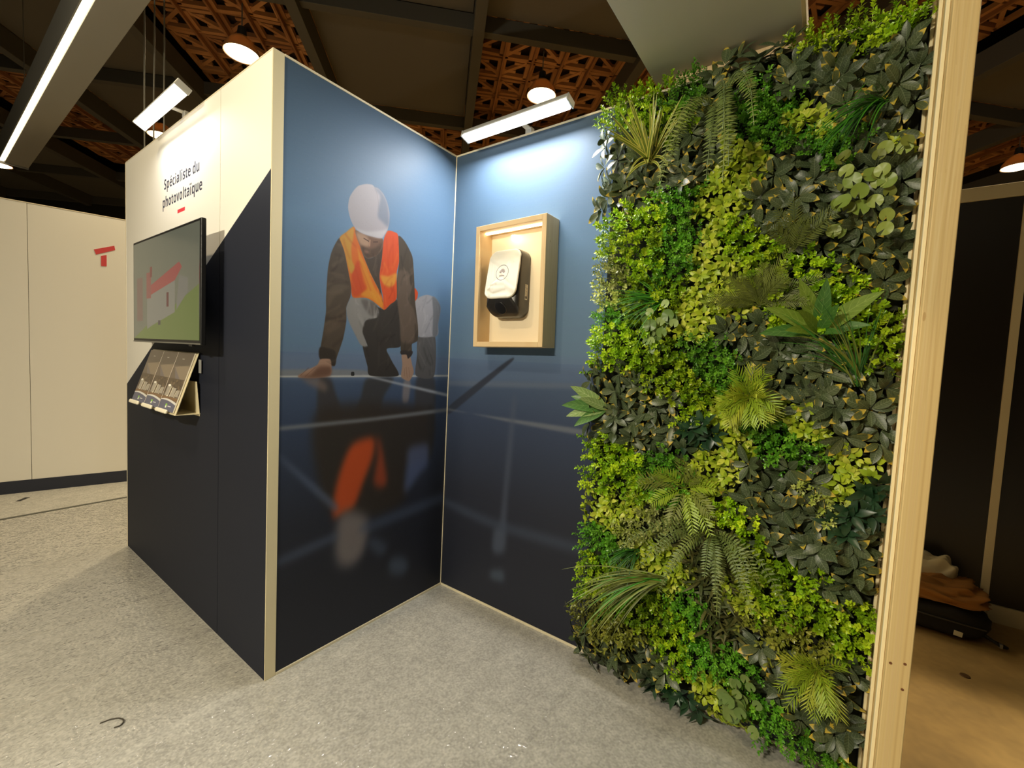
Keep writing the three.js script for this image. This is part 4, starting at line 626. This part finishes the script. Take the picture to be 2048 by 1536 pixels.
function broadLeaves(t, list, mats, L, W) { list.forEach(([dx, dy, dz, k], i) => mesh('leaf', blade(curve(V(dx, dy, dz), 0.35, L * k, 9), W * k, V(0.15, 0.3, 1), (s) => Math.pow(Math.sin(Math.PI * Math.pow(Math.max(0.02, s), 0.8)), 0.8) + 0.03, 0.22), mats[i % mats.length], t)); }
{ const t = accent('broad_leaf_plant', 'green lance-leaved plant fanning upward above the dark laurel band', 'plant', 1.752, 1.505, 0.10);
  broadLeaves(t, [[-0.3, 1, 0.35, 1.1], [0.05, 1, 0.3, 1.0], [0.75, 0.8, 0.35, 1.15], [0.95, 0.35, 0.4, 0.8], [-0.85, 0.65, 0.4, 1.05], [-1, 0.15, 0.4, 1.0], [-0.7, 0.2, 0.8, 0.75], [0.3, 0.7, 0.7, 0.8], [-0.35, 0.55, 0.75, 0.85], [0.6, 0.1, 0.8, 0.6]], [broadTex2, broadTex], 0.175, 0.045); }
{ const t = accent('broad_leaf_plant', 'pale green lily-like leaves jutting out past the edge over the mural', 'plant', 1.03, 1.175, 0.09);
  broadLeaves(t, [[-0.8, 0.75, 0.45, 1.05], [-1, 0.25, 0.5, 1.1], [-1, -0.05, 0.55, 1.0], [-0.75, -0.35, 0.6, 0.9], [-0.55, 0.5, 0.7, 0.8], [-0.9, 0.45, 0.2, 0.95]], [lilyTex, broadTex], 0.175, 0.048); }
const roundLeaf = (r) => { const g = new THREE.CircleGeometry(r, 18, 0.25, Math.PI * 2 - 0.5), p = g.attributes.position; g.rotateZ(-Math.PI / 2); for (let i = 0; i < p.count; i++) { const q = Math.hypot(p.getX(i), p.getY(i)) / r, a = Math.atan2(p.getY(i), p.getX(i)); p.setZ(i, 0.22 * r * q * q + 0.05 * r * q * Math.sin(a * 5)); } g.computeVertexNormals(); return g; };
const rl = [0.017, 0.0205, 0.024].map(roundLeaf);
function pennywort(label, x, y, z, n, w, h, mats) { const t = accent('pennywort', label, 'plant', x, y, z); for (let i = 0; i < n; i++) { const q = V(rr(-1, 1) * w, rr(-1, 1) * h, rr(0.0, 0.045)), nn = V(rr(-0.5, 0.5), rr(-0.2, 0.7), 1); const m = mesh('round_leaf', rl[i % 3], mats[i % mats.length], t); m.applyMatrix4(pose(q, V(rr(-1, 1), 1, 0), nn)); mesh('stalk', tube([[0, 0, -0.02], [q.x * 0.6, q.y * 0.7, q.z * 0.4], [q.x, q.y, q.z - 0.001]], 0.0012, 6, 4), stemMat, t); } }
pennywort('yellow-green round-leaved plant among dark laurel near the post', 1.845, 1.93, 0.115, 26, 0.085, 0.125, [G.olive, leafMat(sc(150, 166, 78), 0.4), leafMat(sc(128, 150, 62), 0.4)]);
pennywort('pale round-leaved plant under the thin grass near the mural edge', 1.245, 1.525, 0.10, 22, 0.065, 0.095, [G.pale, leafMat(sc(112, 140, 70), 0.4), leafMat(sc(96, 126, 58), 0.4)]);
pennywort('dull green round-leaved plant at the very bottom of the foliage', 1.62, 0.19, 0.10, 20, 0.06, 0.085, [leafMat(sc(104, 130, 62), 0.42), leafMat(sc(122, 142, 74), 0.42)]);
console.log('laurel rosettes', nD, 'lime', nL);
renderer.render(scene, camera);
